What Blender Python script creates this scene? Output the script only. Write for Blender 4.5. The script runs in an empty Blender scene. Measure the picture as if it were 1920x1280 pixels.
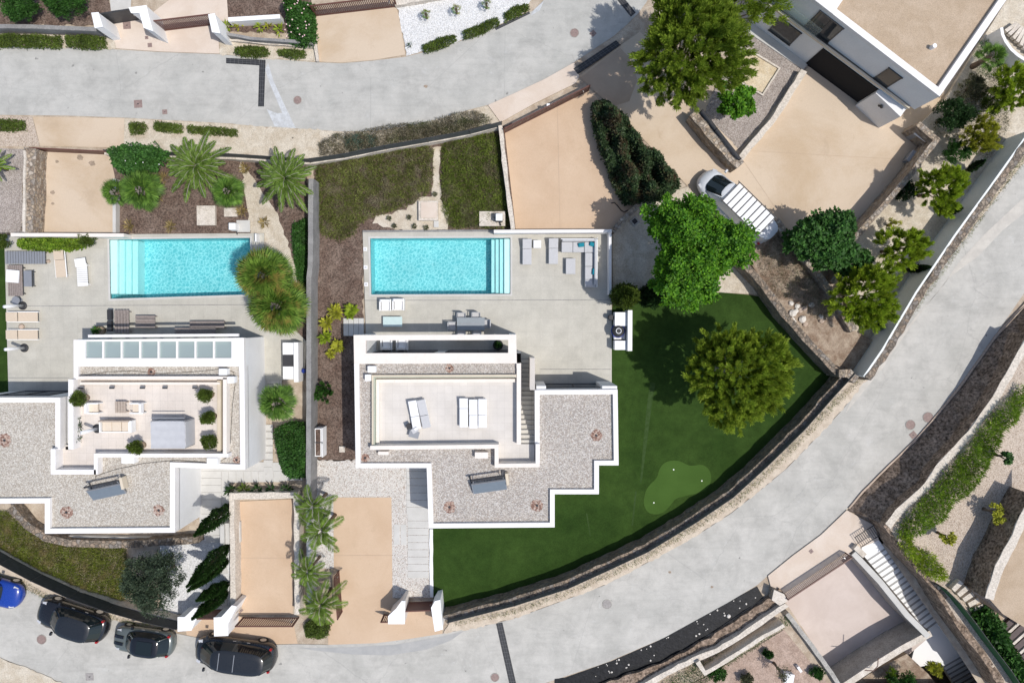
import bpy, math, random
import numpy as np
from mathutils import Vector
from mathutils.geometry import tessellate_polygon
R = math.radians
rng = np.random.default_rng(7); random.seed(7)
sc = bpy.context.scene
COL = sc.collection
# ---------------------------------------------------------------- camera
CAMH = 44.0; TILT = math.atan(43/1280)
cam = bpy.data.objects.new('camera', bpy.data.cameras.new('camera')); COL.objects.link(cam)
cam.data.sensor_width = 36; cam.data.lens = 24; cam.data.clip_end = 1500; cam.data.clip_start = 1
cam.location = (0, 0, CAMH); cam.rotation_euler = (-TILT, 0, 0); sc.camera = cam
# ---------------------------------------------------------------- sky, sun, exposure
SUN_EL = R(63); SDX, SDY = 0.925, -0.38            # towards the sun, in plan
w = bpy.data.worlds.new('World'); sc.world = w; w.use_nodes = True
nt = w.node_tree; sky = nt.nodes.new('ShaderNodeTexSky'); sky.sky_type = 'NISHITA'; sky.sun_disc = False
sky.sun_elevation = SUN_EL; sky.sun_rotation = math.atan2(SDX, SDY); sky.air_density = 1.0; sky.dust_density = 1.5; sky.ozone_density = 0.6
nt.links.new(sky.outputs[0], nt.nodes['Background'].inputs[0]); nt.nodes['Background'].inputs[1].default_value = 0.17
sun = bpy.data.objects.new('sun', bpy.data.lights.new('sun', 'SUN')); COL.objects.link(sun)
sun.data.energy = 4.1; sun.data.angle = R(0.5); sun.data.color = (1, .955, .9)
sv = Vector((SDX*math.cos(SUN_EL), SDY*math.cos(SUN_EL), math.sin(SUN_EL)))
sun.rotation_euler = sv.to_track_quat('Z', 'Y').to_euler()
sc.view_settings.view_transform = 'Standard'; sc.view_settings.look = 'None'; sc.view_settings.exposure = -0.25; sc.view_settings.gamma = 1
# ---------------------------------------------------------------- helpers
CT, ST = math.cos(-TILT), math.sin(-TILT)
def P(px, py, z=0.0):
    x = (px-960)/1280; y = -(py-640)/1280
    dy = y*CT + ST; dz = y*ST - CT
    t = (z-CAMH)/dz
    return Vector((x*t, dy*t, z))
def tag(o, label=None, cat=None, group=None, kind=None):
    if label: o['label'] = label
    if cat: o['category'] = cat
    if group: o['group'] = group
    if kind: o['kind'] = kind
    return o
def thing(name, label, cat, loc=(0,0,0), rz=0, group=None):
    o = bpy.data.objects.new(name, None); COL.objects.link(o); o.empty_display_size = .3
    o.location = loc; o.rotation_euler = (0,0,rz)
    return tag(o, label, cat, group)
def copy_tree(o, parent=None):
    c = o.copy(); COL.objects.link(c)
    if parent: c.parent = parent
    for ch in list(o.children): copy_tree(ch, c)
    return c
class MB:
    def __init__(s): s.v = []; s.f = []; s.m = []
    def add(s, vs, fs, mi=0):
        b = len(s.v); s.v += [tuple(v) for v in vs]; s.f += [tuple(b+i for i in f) for f in fs]; s.m += [mi]*len(fs); return s
    def box(s, cx, cy, cz, sx, sy, sz, rz=0, ry=0, mi=0, tap=1.0):
        vs = []
        for k in (-1, 1):
            for (i, j) in ((-1,-1),(1,-1),(1,1),(-1,1)):
                t = tap if k > 0 else 1
                x, y, z = i*sx/2*t, j*sy/2*t, k*sz/2
                x, z = x*math.cos(ry)+z*math.sin(ry), -x*math.sin(ry)+z*math.cos(ry)
                x, y = x*math.cos(rz)-y*math.sin(rz), x*math.sin(rz)+y*math.cos(rz)
                vs.append((cx+x, cy+y, cz+z))
        return s.add(vs, [(3,2,1,0),(4,5,6,7),(0,1,5,4),(1,2,6,5),(2,3,7,6),(3,0,4,7)], mi)
    def poly(s, pts, z, holes=(), mi=0):
        loops = [[Vector((p[0], p[1], 0)) for p in L] for L in [pts]+list(holes)]
        flat = [p for L in loops for p in L]
        tris = tessellate_polygon(loops)
        fs = []
        for t in tris:
            a, b, c = (flat[i] for i in t)
            fs.append(t if (b-a).cross(c-a).z > 0 else (t[0], t[2], t[1]))
        return s.add([(p.x, p.y, z) for p in flat], fs, mi)
    def side(s, pts, z0, z1, mi=0, inward=False):
        n = len(pts); A = sum(pts[i][0]*pts[(i+1)%n][1]-pts[(i+1)%n][0]*pts[i][1] for i in range(n))
        vs = [(p[0],p[1],z0) for p in pts]+[(p[0],p[1],z1) for p in pts]
        fs = [(i,(i+1)%n,(i+1)%n+n,i+n) for i in range(n)]
        if (A < 0) != inward: fs = [f[::-1] for f in fs]
        return s.add(vs, fs, mi)
    def prism(s, pts, z0, z1, mi=0):
        s.poly(pts, z1, mi=mi); return s.side(pts, z0, z1, mi)
    def tube(s, path, rad, n=8, mi=0, cap=True):
        path = [Vector(p) for p in path]; rs = rad if isinstance(rad, (list, tuple)) else [rad]*len(path)
        b = len(s.v); rings = []
        for i, p in enumerate(path):
            d = (path[min(i+1, len(path)-1)]-path[max(i-1, 0)]).normalized()
            a = d.orthogonal().normalized() if i == 0 else (a-d*a.dot(d)).normalized()
            c = d.cross(a)
            for k in range(n):
                t = 2*math.pi*k/n; s.v.append(tuple(p+(a*math.cos(t)+c*math.sin(t))*rs[i]))
        for i in range(len(path)-1):
            for k in range(n):
                q = b+i*n; s.f.append((q+k, q+(k+1)%n, q+n+(k+1)%n, q+n+k)); s.m.append(mi)
        if cap:
            s.f.append(tuple(b+k for k in range(n))[::-1]); s.m.append(mi)
            s.f.append(tuple(b+(len(path)-1)*n+k for k in range(n))); s.m.append(mi)
        return s
    def cyl(s, cx, cy, z0, z1, r0, r1=None, n=20, mi=0):
        return s.tube([(cx,cy,z0),(cx,cy,z1)], [r0, r0 if r1 is None else r1], n, mi)
    def lathe(s, prof, cx=0, cy=0, n=20, mi=0):
        b = len(s.v)
        for r, z in prof:
            for k in range(n): s.v.append((cx+r*math.cos(2*math.pi*k/n), cy+r*math.sin(2*math.pi*k/n), z))
        for i in range(len(prof)-1):
            for k in range(n):
                q = b+i*n; s.f.append((q+k, q+(k+1)%n, q+n+(k+1)%n, q+n+k)); s.m.append(mi)
        return s
    def build(s, name, mat, parent=None, smooth=False, local=False):
        if parent is not None and not local:
            o = Vector(parent.location)
        elif parent is None and not local:
            xs = [v[0] for v in s.v]; ys = [v[1] for v in s.v]; zs = [v[2] for v in s.v]
            o = Vector(((min(xs)+max(xs))/2, (min(ys)+max(ys))/2, min(zs)))
        else: o = Vector((0,0,0))
        me = bpy.data.meshes.new(name); me.from_pydata([(v[0]-o.x, v[1]-o.y, v[2]-o.z) for v in s.v], [], s.f)
        for m in (mat if isinstance(mat, (list, tuple)) else [mat]): me.materials.append(M[m])
        if isinstance(mat, (list, tuple)): me.polygons.foreach_set('material_index', s.m)
        if smooth: me.polygons.foreach_set('use_smooth', [True]*len(me.polygons))
        me.update()
        ob = bpy.data.objects.new(name, me); COL.objects.link(ob)
        if parent is not None: ob.parent = parent
        elif not local: ob.location = o
        return ob
def quads(name, V, mat, parent=None, loc=None):
    V = np.asarray(V, dtype=np.float32).reshape(-1, 3); n = len(V)//4
    me = bpy.data.meshes.new(name); me.vertices.add(n*4); me.vertices.foreach_set('co', V.ravel())
    me.loops.add(n*4); me.loops.foreach_set('vertex_index', np.arange(n*4, dtype=np.int32))
    me.polygons.add(n); me.polygons.foreach_set('loop_start', np.arange(0, n*4, 4, dtype=np.int32))
    try: me.polygons.foreach_set('loop_total', np.full(n, 4, dtype=np.int32))
    except Exception: pass
    me.materials.append(M[mat]); me.update(calc_edges=True)
    o = bpy.data.objects.new(name, me); COL.objects.link(o)
    if parent is not None: o.parent = parent
    if loc is not None: o.location = loc
    return o
def W(pts, z=0):
    if isinstance(z, tuple):      # first and last height, interpolated
        n = max(1, len(pts)-1); return [P(x, y, z[0]+(z[1]-z[0])*i/n) for i, (x, y) in enumerate(pts)]
    return [P(x, y, z) for x, y in pts]
def resample(pts, step):
    out = []
    for a, b in zip(pts[:-1], pts[1:]):
        n = max(1, int((b-a).length/step))
        out += [a+(b-a)*i/n for i in range(n)]
    return out+[pts[-1]]
def offset(pts, d, closed=False):
    n = len(pts); out = []
    for i, p in enumerate(pts):
        a = pts[(i-1)%n] if (closed or i > 0) else None
        b = pts[(i+1)%n] if (closed or i < n-1) else None
        d1 = Vector((p.x-a.x, p.y-a.y)).normalized() if a is not None else None
        d2 = Vector((b.x-p.x, b.y-p.y)).normalized() if b is not None else None
        if d1 is None: d1 = d2
        if d2 is None: d2 = d1
        n1 = Vector((-d1.y, d1.x)); n2 = Vector((-d2.y, d2.x)); m = (n1+n2)
        m = m.normalized() if m.length > 1e-4 else n1
        k = min(1/max(m.dot(n1), .35), 2.5)
        out.append(Vector((p.x+m.x*d*k, p.y+m.y*d*k, p.z)))
    return out
def wallgeo(mb, pts, width, z0, z1, side=0, closed=False, jit=0, mi=0, step=.5):
    """strip wall on a world polyline; side 0 centred, +1 left of travel, -1 right; z1 may be a function of index fraction"""
    if jit: pts = resample(pts+([pts[0]] if closed else []), step); 
    if jit and closed: pts = pts[:-1]
    a = offset(pts, (0 if side < 0 else (width if side > 0 else width/2)), closed)
    b = offset(pts, (0 if side > 0 else (-width if side < 0 else -width/2)), closed)
    n = len(pts); vs = []
    for i in range(n):
        f = i/max(1, n-1); zz = z1(f) if callable(z1) else z1; zb = z0(f) if callable(z0) else z0
        j = lambda: random.uniform(-jit, jit)
        zt = zz+j()*.8
        vs += [(a[i].x+j(), a[i].y+j(), zb), (a[i].x+j(), a[i].y+j(), zt), (b[i].x+j(), b[i].y+j(), zt), (b[i].x+j(), b[i].y+j(), zb)]
    fs = []
    for i in range(n if closed else n-1):
        q, r = i*4, ((i+1)%n)*4
        fs += [(q+1, q, r, r+1), (q+2, q+1, r+1, r+2), (q+3, q+2, r+2, r+3)]
    if not closed: fs += [(0,1,2,3), (n*4-1, n*4-2, n*4-3, n*4-4)]
    mb.add(vs, fs, mi); return mb
# ---------------------------------------------------------------- materials
M = {}
def nodes(name):
    m = bpy.data.materials.new(name); m.use_nodes = True; M[name] = m
    t = m.node_tree; return m, t, t.nodes['Principled BSDF']
def coord(t, scale=(1,1,1), rot=0, obj=False):
    if obj:
        g = t.nodes.new('ShaderNodeTexCoord').outputs['Object']
    else: g = t.nodes.new('ShaderNodeNewGeometry').outputs['Position']
    mp = t.nodes.new('ShaderNodeMapping'); mp.inputs['Scale'].default_value = scale; mp.inputs['Rotation'].default_value = (0,0,rot)
    t.links.new(g, mp.inputs[0]); return mp.outputs[0]
def noise(t, vec, scale, detail=4, rough=.6, dist=0):
    n = t.nodes.new('ShaderNodeTexNoise'); n.inputs['Scale'].default_value = scale; n.inputs['Detail'].default_value = detail
    n.inputs['Roughness'].default_value = rough; n.inputs['Distortion'].default_value = dist; t.links.new(vec, n.inputs['Vector']); return n.outputs['Fac']
def ramp(t, fac, stops, interp='LINEAR'):
    r = t.nodes.new('ShaderNodeValToRGB'); r.color_ramp.interpolation = interp
    while len(r.color_ramp.elements) < len(stops): r.color_ramp.elements.new(.5)
    for e, (p, c) in zip(r.color_ramp.elements, stops):
        e.position = p; e.color = (c, c, c, 1) if isinstance(c, (int, float)) else (*c, 1)
    t.links.new(fac, r.inputs[0]); return r.outputs[0]
def mix(t, a, b, fac, mode='MIX'):
    n = t.nodes.new('ShaderNodeMixRGB'); n.blend_type = mode
    for s, v in ((0, fac), (1, a), (2, b)):
        if isinstance(v, (int, float)): n.inputs[s].default_value = v if s == 0 else (v, v, v, 1)
        elif isinstance(v, tuple): n.inputs[s].default_value = (*v, 1)
        else: t.links.new(v, n.inputs[s])
    return n.outputs[0]
def bump(t, b, h, s=.3, d=.02):
    n = t.nodes.new('ShaderNodeBump'); n.inputs['Strength'].default_value = s; n.inputs['Distance'].default_value = d
    t.links.new(h, n.inputs['Height']); t.links.new(n.outputs[0], b.inputs['Normal'])
def mul(c, k): return tuple(min(1, x*k) for x in c)
def simple(name, c, rough=.6, var=.08, scale=3, metal=0, spec=.4, bmp=0, fine=0):
    m, t, b = nodes(name); b.inputs['Roughness'].default_value = rough; b.inputs['Metallic'].default_value = metal
    b.inputs['Specular IOR Level'].default_value = spec
    v = coord(t); n = noise(t, v, scale, 5)
    c1 = ramp(t, n, [(.3, mul(c, 1-var)), (.7, mul(c, 1+var))])
    if fine: c1 = mix(t, c1, ramp(t, noise(t, v, fine, 2), [(.3, .72), (.7, 1.2)]), .6, 'MULTIPLY')
    t.links.new(c1, b.inputs[0])
    if bmp: bump(t, b, noise(t, v, scale*6, 4), bmp, .02)
    return m
def patchy(name, c, c2, scale=.6, fine=30, finea=.25, rough=.85, spots=None, bmp=.2, streak=0, thr=(.4,.62)):
    speck = name in ('road', 'road_curve')
    """ground surfaces: two tones in large patches, fine grain, worn spots"""
    m, t, b = nodes(name); b.inputs['Roughness'].default_value = rough; b.inputs['Specular IOR Level'].default_value = .2
    v = coord(t); c1 = mix(t, c, c2, ramp(t, noise(t, v, scale, 6, .65, .4), [(thr[0], 0), (thr[1], 1)]))
    c1 = mix(t, c1, ramp(t, noise(t, v, fine, 3, .7), [(.3, 1-finea), (.7, 1+finea*.6)]), 1, 'MULTIPLY')
    if streak:
        vs = coord(t, (.35, 3.2, 1), streak); c1 = mix(t, c1, ramp(t, noise(t, vs, 1.1, 6, .7, .8), [(.30, .90), (.5, 1), (.7, 1.04)]), .7, 'MULTIPLY')
    if spots: c1 = mix(t, c1, spots, ramp(t, noise(t, v, scale*3.7, 8, .75, .5), [(.58, 0), (.72, .75)]))
    if speck:
        c1 = mix(t, c1, ramp(t, noise(t, v, .7, 9, .78, .2), [(.38, .88), (.5, 1), (.66, 1.07)]), 1, 'MULTIPLY')
        c1 = mix(t, c1, (.16,.16,.15), ramp(t, noise(t, v, 2.2, 2, .5), [(.72, 0), (.77, .7)]))
        ck = t.nodes.new('ShaderNodeTexVoronoi'); ck.feature = 'DISTANCE_TO_EDGE'; ck.inputs['Scale'].default_value = .16; t.links.new(mix(t, v, noise(t, v, .8, 6, .7), .9, 'ADD'), ck.inputs['Vector'])
        c1 = mix(t, c1, (.27,.265,.25), ramp(t, ck.outputs['Distance'], [(.0, .4), (.004, 0)]))
    t.links.new(c1, b.inputs[0]); bump(t, b, noise(t, v, fine*.8, 3), bmp, .02); return m
def pebble(name, cols, scale=14, rough=.9, bmp=.8, jitter=1, big=.12):
    m, t, b = nodes(name); b.inputs['Roughness'].default_value = rough; b.inputs['Specular IOR Level'].default_value = .15
    v = coord(t); vo = t.nodes.new('ShaderNodeTexVoronoi'); vo.inputs['Scale'].default_value = scale; vo.inputs['Randomness'].default_value = 1
    t.links.new(v, vo.inputs['Vector']); sp = t.nodes.new('ShaderNodeSeparateColor'); t.links.new(vo.outputs['Color'], sp.inputs[0])
    n = len(cols); c1 = ramp(t, sp.outputs[0], [(i/n, c) for i, c in enumerate(cols)], 'CONSTANT')
    c1 = mix(t, c1, ramp(t, vo.outputs['Distance'], [(.25, 1.0), (.8, .72)]), .7, 'MULTIPLY')  # occlusion shade in the gaps between pebbles, painted into the colour
    c1 = mix(t, c1, ramp(t, noise(t, v, .8, 5), [(.3, 1-big), (.7, 1+big)]), 1, 'MULTIPLY')
    t.links.new(c1, b.inputs[0])
    inv = t.nodes.new('ShaderNodeMath'); inv.operation = 'SUBTRACT'; inv.inputs[0].default_value = 1; t.links.new(vo.outputs['Distance'], inv.inputs[1])
    bump(t, b, inv.outputs[0], bmp, .03); return m
def tiles(name, c, c2, size=(.9,.9), off=0, mortar=None, rough=.6, gap=.012, patch=.5, fine=25):
    m, t, b = nodes(name); b.inputs['Roughness'].default_value = rough; b.inputs['Specular IOR Level'].default_value = .3
    v = coord(t); br = t.nodes.new('ShaderNodeTexBrick'); br.offset = off; br.inputs['Scale'].default_value = 1
    br.inputs['Color1'].default_value = (*c, 1); br.inputs['Color2'].default_value = (*c2, 1); br.inputs['Mortar'].default_value = (*(mortar or mul(c, .7)), 1)
    br.inputs['Brick Width'].default_value = size[0]; br.inputs['Row Height'].default_value = size[1]; br.inputs['Mortar Size'].default_value = gap; br.inputs['Mortar Smooth'].default_value = .3
    t.links.new(v, br.inputs['Vector'])
    c1 = mix(t, br.outputs[0], ramp(t, noise(t, v, patch, 6, .65), [(.3, .88), (.7, 1.08)]), 1, 'MULTIPLY')
    c1 = mix(t, c1, ramp(t, noise(t, v, fine, 3, .7), [(.3, .9), (.7, 1.06)]), 1, 'MULTIPLY')
    t.links.new(c1, b.inputs[0]); return m
def stone(name, cols, scale=3.2, mort=(.3,.27,.23), rough=.9, dirt=(.12,.1,.08)):
    m, t, b = nodes(name); b.inputs['Roughness'].default_value = rough; b.inputs['Specular IOR Level'].default_value = .15
    scale *= 1.5; v = coord(t, (1,1,1.5)); vd = mix(t, v, noise(t, v, 5, 5, .8), .16, 'ADD')
    vo = t.nodes.new('ShaderNodeTexVoronoi'); vo.inputs['Scale'].default_value = scale; t.links.new(vd, vo.inputs['Vector'])
    ve = t.nodes.new('ShaderNodeTexVoronoi'); ve.feature = 'DISTANCE_TO_EDGE'; ve.inputs['Scale'].default_value = scale; t.links.new(vd, ve.inputs['Vector'])
    sp = t.nodes.new('ShaderNodeSeparateColor'); t.links.new(vo.outputs['Color'], sp.inputs[0])
    n = len(cols); c1 = ramp(t, sp.outputs[0], [(i/n, c) for i, c in enumerate(cols)], 'CONSTANT')
    c1 = mix(t, c1, ramp(t, noise(t, v, 7, 8, .8), [(.3, .45), (.7, 1.3)]), .95, 'MULTIPLY')
    c1 = mix(t, c1, mort, ramp(t, ve.outputs['Distance'], [(.0, .7), (.06, 0)]))
    c1 = mix(t, c1, dirt, ramp(t, noise(t, v, 1.3, 7, .7), [(.52, 0), (.68, .8)]))
    t.links.new(c1, b.inputs[0]); bump(t, b, ramp(t, ve.outputs['Distance'], [(0, 0), (.15, 1)]), .9, .05); return m
def leaf(name, dark, light, trans=.25, rough=.55, clump=1.3, dry=None):
    m, t, b = nodes(name); b.inputs['Roughness'].default_value = rough; b.inputs['Specular IOR Level'].default_value = .25
    g = t.nodes.new('ShaderNodeNewGeometry')
    c1 = ramp(t, g.outputs['Random Per Island'], [(0, dark), (.55, tuple((a+c)/2 for a, c in zip(dark, light))), (1, light)])
    v = coord(t); c1 = mix(t, c1, ramp(t, noise(t, v, clump*1.3, 4, .7), [(.32, .52), (.68, 1.35)]), 1, 'MULTIPLY')
    if dry: c1 = mix(t, c1, dry, ramp(t, noise(t, v, clump*.8, 5, .7), [(.5, 0), (.62, .75)]))
    t.links.new(c1, b.inputs[0])
    tr = t.nodes.new('ShaderNodeBsdfTranslucent'); t.links.new(c1, tr.inputs[0]); mx = t.nodes.new('ShaderNodeMixShader'); mx.inputs[0].default_value = trans
    t.links.new(b.outputs[0], mx.inputs[1]); t.links.new(tr.outputs[0], mx.inputs[2]); t.links.new(mx.outputs[0], t.nodes['Material Output'].inputs[0]); return m
# ground surfaces
patchy('soil', (.40,.32,.24), (.55,.47,.37), 1.2, 22, .35, spots=(.2,.14,.1), bmp=.6)
patchy('lime_soil', (.50,.43,.33), (.62,.56,.46), 1.4, 16, .3, spots=(.26,.2,.14), bmp=.6)
patchy('dry_earth', (.24,.17,.12), (.42,.34,.26), 1.6, 18, .35, spots=(.12,.13,.05), bmp=.6)
patchy('road', (.42,.415,.385), (.48,.47,.435), .5, 30, .14, rough=.8, bmp=.1, streak=R(4), spots=(.50,.50,.48))
patchy('road_curve', (.43,.42,.385), (.505,.49,.45), .5, 30, .14, rough=.8, bmp=.1, streak=R(-42), spots=(.52,.515,.49))
patchy('road_shadefree', (.34,.335,.33), (.40,.395,.385), .6, 40, .1, bmp=.1)
patchy('road_patch', (.56,.53,.475), (.48,.455,.41), 1.2, 40, .1, bmp=.1, streak=R(-50))
patchy('road_patch_grey', (.36,.36,.35), (.41,.405,.39), 1.2, 40, .1, bmp=.1)
patchy('road_white', (.55,.57,.58), (.46,.47,.47), 3, 20, .15, spots=(.42,.42,.41))
patchy('peach', (.53,.385,.262), (.60,.455,.325), .35, 30, .1, rough=.8, bmp=.08, spots=(.47,.345,.235), thr=(.35,.7))
patchy('pink_earth', (.36,.265,.21), (.46,.35,.285), 1.6, 14, .4, spots=(.20,.14,.11), bmp=.6)
patchy('peach_light', (.50,.385,.265), (.58,.475,.36), .16, 30, .1, rough=.8, bmp=.08, spots=(.44,.34,.24), thr=(.38,.56))
patchy('stain', (.30,.24,.18), (.38,.30,.23), 4, 20, .3)
patchy('peach_dim', (.42,.32,.235), (.49,.375,.275), .4, 35, .1, bmp=.08, spots=(.36,.28,.21))
patchy('pinkstone', (.60,.50,.41), (.65,.56,.475), .6, 30, .08, bmp=.05)
patchy('court', (.54,.46,.41), (.61,.53,.48), .4, 30, .08, bmp=.05, spots=(.5,.43,.39))
patchy('mulch', (.13,.088,.068), (.20,.148,.118), 1.1, 12, .8, spots=(.30,.24,.20), bmp=1)
patchy('kerb', (.60,.52,.42), (.5,.42,.33), 2, 20, .2)
patchy('cream_stone', (.68,.62,.54), (.55,.49,.41), 2.2, 15, .3, spots=(.36,.31,.26), bmp=.6)
patchy('concrete_spk', (.36,.345,.31), (.45,.43,.39), 1.6, 12, .35, spots=(.12,.11,.1), bmp=.3)
patchy('wall_grey', (.23,.225,.22), (.30,.295,.285), 1.4, 14, .25, spots=(.18,.17,.165), bmp=.3)
patchy('wall_pale', (.76,.79,.77), (.80,.83,.81), .7, 14, .1, spots=(.55,.56,.54))
patchy('slab', (.52,.51,.48), (.57,.56,.53), 1, 25, .08, bmp=.05)
patchy('sand', (.58,.47,.31), (.66,.57,.42), 2, 18, .3, spots=(.45,.34,.2))
patchy('roof_tan', (.43,.33,.23), (.49,.385,.28), .8, 26, .3, bmp=.3)
patchy('black_sheet', (.006,.007,.009), (.014,.015,.018), 3, 8, .5, rough=.55, bmp=.9)
pebble('roof_gravel', [(.34,.31,.28),(.42,.38,.34),(.50,.46,.42),(.56,.52,.46),(.40,.345,.30),(.62,.59,.55)], 19, big=.05)
pebble('roof_gravel_warm', [(.40,.36,.31),(.47,.43,.37),(.53,.49,.43),(.60,.56,.49),(.42,.37,.31),(.64,.61,.55)], 19, big=.05)
pebble('white_gravel', [(.66,.66,.65),(.74,.74,.73),(.80,.80,.79),(.58,.58,.57),(.82,.82,.81),(.72,.71,.68)], 20, big=.04)
pebble('cream_gravel', [(.55,.52,.47),(.64,.60,.55),(.72,.69,.64),(.44,.37,.32),(.70,.67,.63),(.62,.60,.56)], 20, big=.05)
pebble('beige_gravel', [(.49,.40,.32),(.56,.47,.38),(.62,.53,.44),(.40,.32,.25),(.59,.50,.41)], 20, big=.08)
pebble('brown_gravel', [(.30,.19,.15),(.42,.30,.24),(.22,.13,.10),(.50,.40,.34)], 11)
pebble('grey_gravel', [(.34,.29,.26),(.40,.35,.31),(.47,.42,.38),(.28,.24,.21)], 20)
tiles('deck', (.475,.455,.395), (.50,.48,.42), (.9,.9), 0, (.42,.40,.35), gap=.008, patch=1.1, fine=14)
tiles('roof_tile', (.60,.565,.52), (.63,.595,.55), (.45,.45), 0, (.50,.47,.43), gap=.006)
tiles('roof_tile_warm', (.64,.58,.52), (.67,.61,.55), (.45,.45), 0, (.52,.47,.42), gap=.008)
tiles('stair_tile', (.56,.53,.47), (.58,.55,.49), (.6,.6), 0)
stone('stone_wall', [(.42,.34,.26),(.52,.45,.37),(.32,.25,.19),(.47,.38,.28),(.38,.33,.28)], 3.0)
stone('stone_dark', [(.27,.22,.17),(.34,.28,.22),(.22,.185,.15),(.36,.28,.21),(.28,.25,.22)], 2.8, (.14,.12,.1), dirt=(.09,.075,.06))
patchy('stone_rust', (.20,.145,.105), (.34,.26,.20), 1.9, 6, .9, spots=(.46,.38,.30), bmp=1.2)
patchy('stone_pale', (.60,.54,.46), (.66,.60,.52), 2.4, 9, .35, spots=(.30,.24,.18), bmp=.8)
simple('white', (.82,.82,.81), .7, .02, 1, spec=.2)
patchy('plaster', (.80,.80,.79), (.76,.76,.75), .8, 12, .04, spots=(.70,.69,.67), bmp=.05)
patchy('plaster_pink', (.78,.72,.655), (.74,.685,.62), 1.1, 14, .05, spots=(.66,.58,.51), bmp=.05)
patchy('cap_white', (.81,.79,.77), (.77,.745,.72), 1.2, 14, .05, spots=(.66,.62,.58), bmp=.05)
simple('beige_wall', (.62,.54,.42), .8, .05, 1.5)
simple('fence_grey', (.085,.095,.095), .7, .2, 4, fine=20)
simple('fence_dark', (.045,.05,.05), .7, .25, 4, fine=20)
simple('fence_mesh', (.12,.125,.12), .7, .25, 4, fine=20)
simple('rust_metal', (.12,.05,.038), .5, .12, 4)
simple('dark_metal', (.05,.05,.052), .5, .1, 4)
simple('charcoal', (.035,.035,.038), .6, .1, 5)
simple('grey_fabric', (.36,.365,.375), .9, .05, 8)
simple('light_fabric', (.50,.50,.505), .9, .05, 8)
simple('tarp', (.47,.475,.49), .8, .05, 3)
simple('white_fabric', (.80,.80,.80), .9, .03, 8)
simple('cream_fabric', (.66,.57,.46), .9, .05, 8)
simple('beige_sling', (.58,.48,.37), .9, .05, 8)
simple('teal_fabric', (.01,.22,.29), .85, .1, 10)
simple('mint_glass', (.55,.68,.66), .15, .03, 2, spec=.6)
simple('table_grey', (.27,.30,.32), .5, .06, 6)
simple('wood_grey', (.26,.22,.20), .75, .2, 10)
simple('wood_pale', (.40,.33,.27), .75, .15, 10)
simple('metal_grey', (.30,.31,.33), .4, .05, 4, metal=.3)
simple('ac_panel', (.20,.235,.27), .35, .05, 4, metal=.3)
simple('grate', (.03,.032,.035), .6, .3, 12)
simple('grate_bar', (.10,.10,.105), .5, .2, 12)
simple('manhole', (.26,.19,.17), .7, .2, 10)
simple('manhole_grey', (.30,.28,.265), .7, .2, 10)
simple('steel', (.45,.46,.47), .3, .05, 4, metal=.7)
simple('green_screen', (.012,.09,.03), .8, .3, 12, fine=30)
simple('blue_paint', (.01,.03,.20), .35, .1, 6)
simple('door_dark', (.018,.018,.02), .7, .05, 4, spec=.1)
simple('ledge_grey', (.30,.30,.29), .6, .05, 3)
simple('bark', (.16,.115,.08), .9, .3, 8, bmp=.4)
simple('bark_pale', (.36,.33,.29), .9, .2, 8, bmp=.4)
simple('rock', (.66,.62,.56), .9, .15, 6, bmp=.4)
simple('rock_warm', (.48,.38,.3), .9, .2, 6, bmp=.4)
simple('brown_plank', (.09,.065,.06), .7, .2, 5)
simple('pot', (.30,.23,.16), .7, .15, 4)
simple('rubber', (.015,.015,.016), .8, .1, 5)
simple('tail_red', (.35,.01,.015), .3, .05, 5)
simple('lamp_lens', (.55,.56,.58), .1, .05, 5)
simple('flower_pink', (.80,.55,.55), .7, .1, 5)
simple('flower_white', (.82,.82,.8), .7, .05, 5)
simple('green_dot', (.8,.85,.75), .6, .02, 5)
def gloss(name, c, rough=.25, coat=.6, metal=0):
    m, t, b = nodes(name); b.inputs[0].default_value = (*c, 1); b.inputs['Roughness'].default_value = rough; b.inputs['Metallic'].default_value = metal
    b.inputs['Coat Weight'].default_value = coat; b.inputs['Coat Roughness'].default_value = .08; 
    v = coord(t); t.links.new(ramp(t, noise(t, v, 14, 4), [(.3, rough*.8), (.7, min(1, rough*1.3))]), b.inputs['Roughness'])
gloss('paint_black', (.010,.010,.012)); gloss('paint_mpv', (.014,.015,.018)); gloss('paint_blue', (.01,.045,.30)); gloss('paint_white', (.62,.64,.66), .3, .4)
gloss('paint_grey', (.13,.15,.143), .3, .6, .3); gloss('car_glass', (.012,.018,.020), .06, 0); gloss('window_glass', (.03,.035,.04), .06, 0); gloss('roof_black', (.008,.008,.009), .15, .8)
gloss('roof_anthracite', (.014,.016,.019), .32, .5); gloss('white_gloss', (.78,.79,.8), .3, .2)
# turf: fine mown pile with faint seams between the rolls
m, t, b = nodes('turf'); b.inputs['Roughness'].default_value = .95; b.inputs['Specular IOR Level'].default_value = .1
v = coord(t); c1 = mix(t, (.020,.044,.008), (.034,.066,.013), ramp(t, noise(t, v, .22, 5, .6, .6), [(.35, 0), (.65, 1)]))
c1 = mix(t, c1, ramp(t, noise(t, coord(t, (18, 3, 1), R(3)), 3, 4, .7), [(.3, .75), (.7, 1.2)]), 1, 'MULTIPLY')
c1 = mix(t, c1, ramp(t, noise(t, v, 22, 4, .8), [(.3, .6), (.7, 1.45)]), 1, 'MULTIPLY')
c1 = mix(t, c1, ramp(t, noise(t, v, 1.3, 8, .75), [(.35, .82), (.65, 1.2)]), 1, 'MULTIPLY')
t.links.new(c1, b.inputs[0]); bump(t, b, noise(t, v, 40, 3), .6, .02)
patchy('putting', (.045,.095,.014), (.052,.108,.017), .6, 45, .12, bmp=.2)
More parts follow.
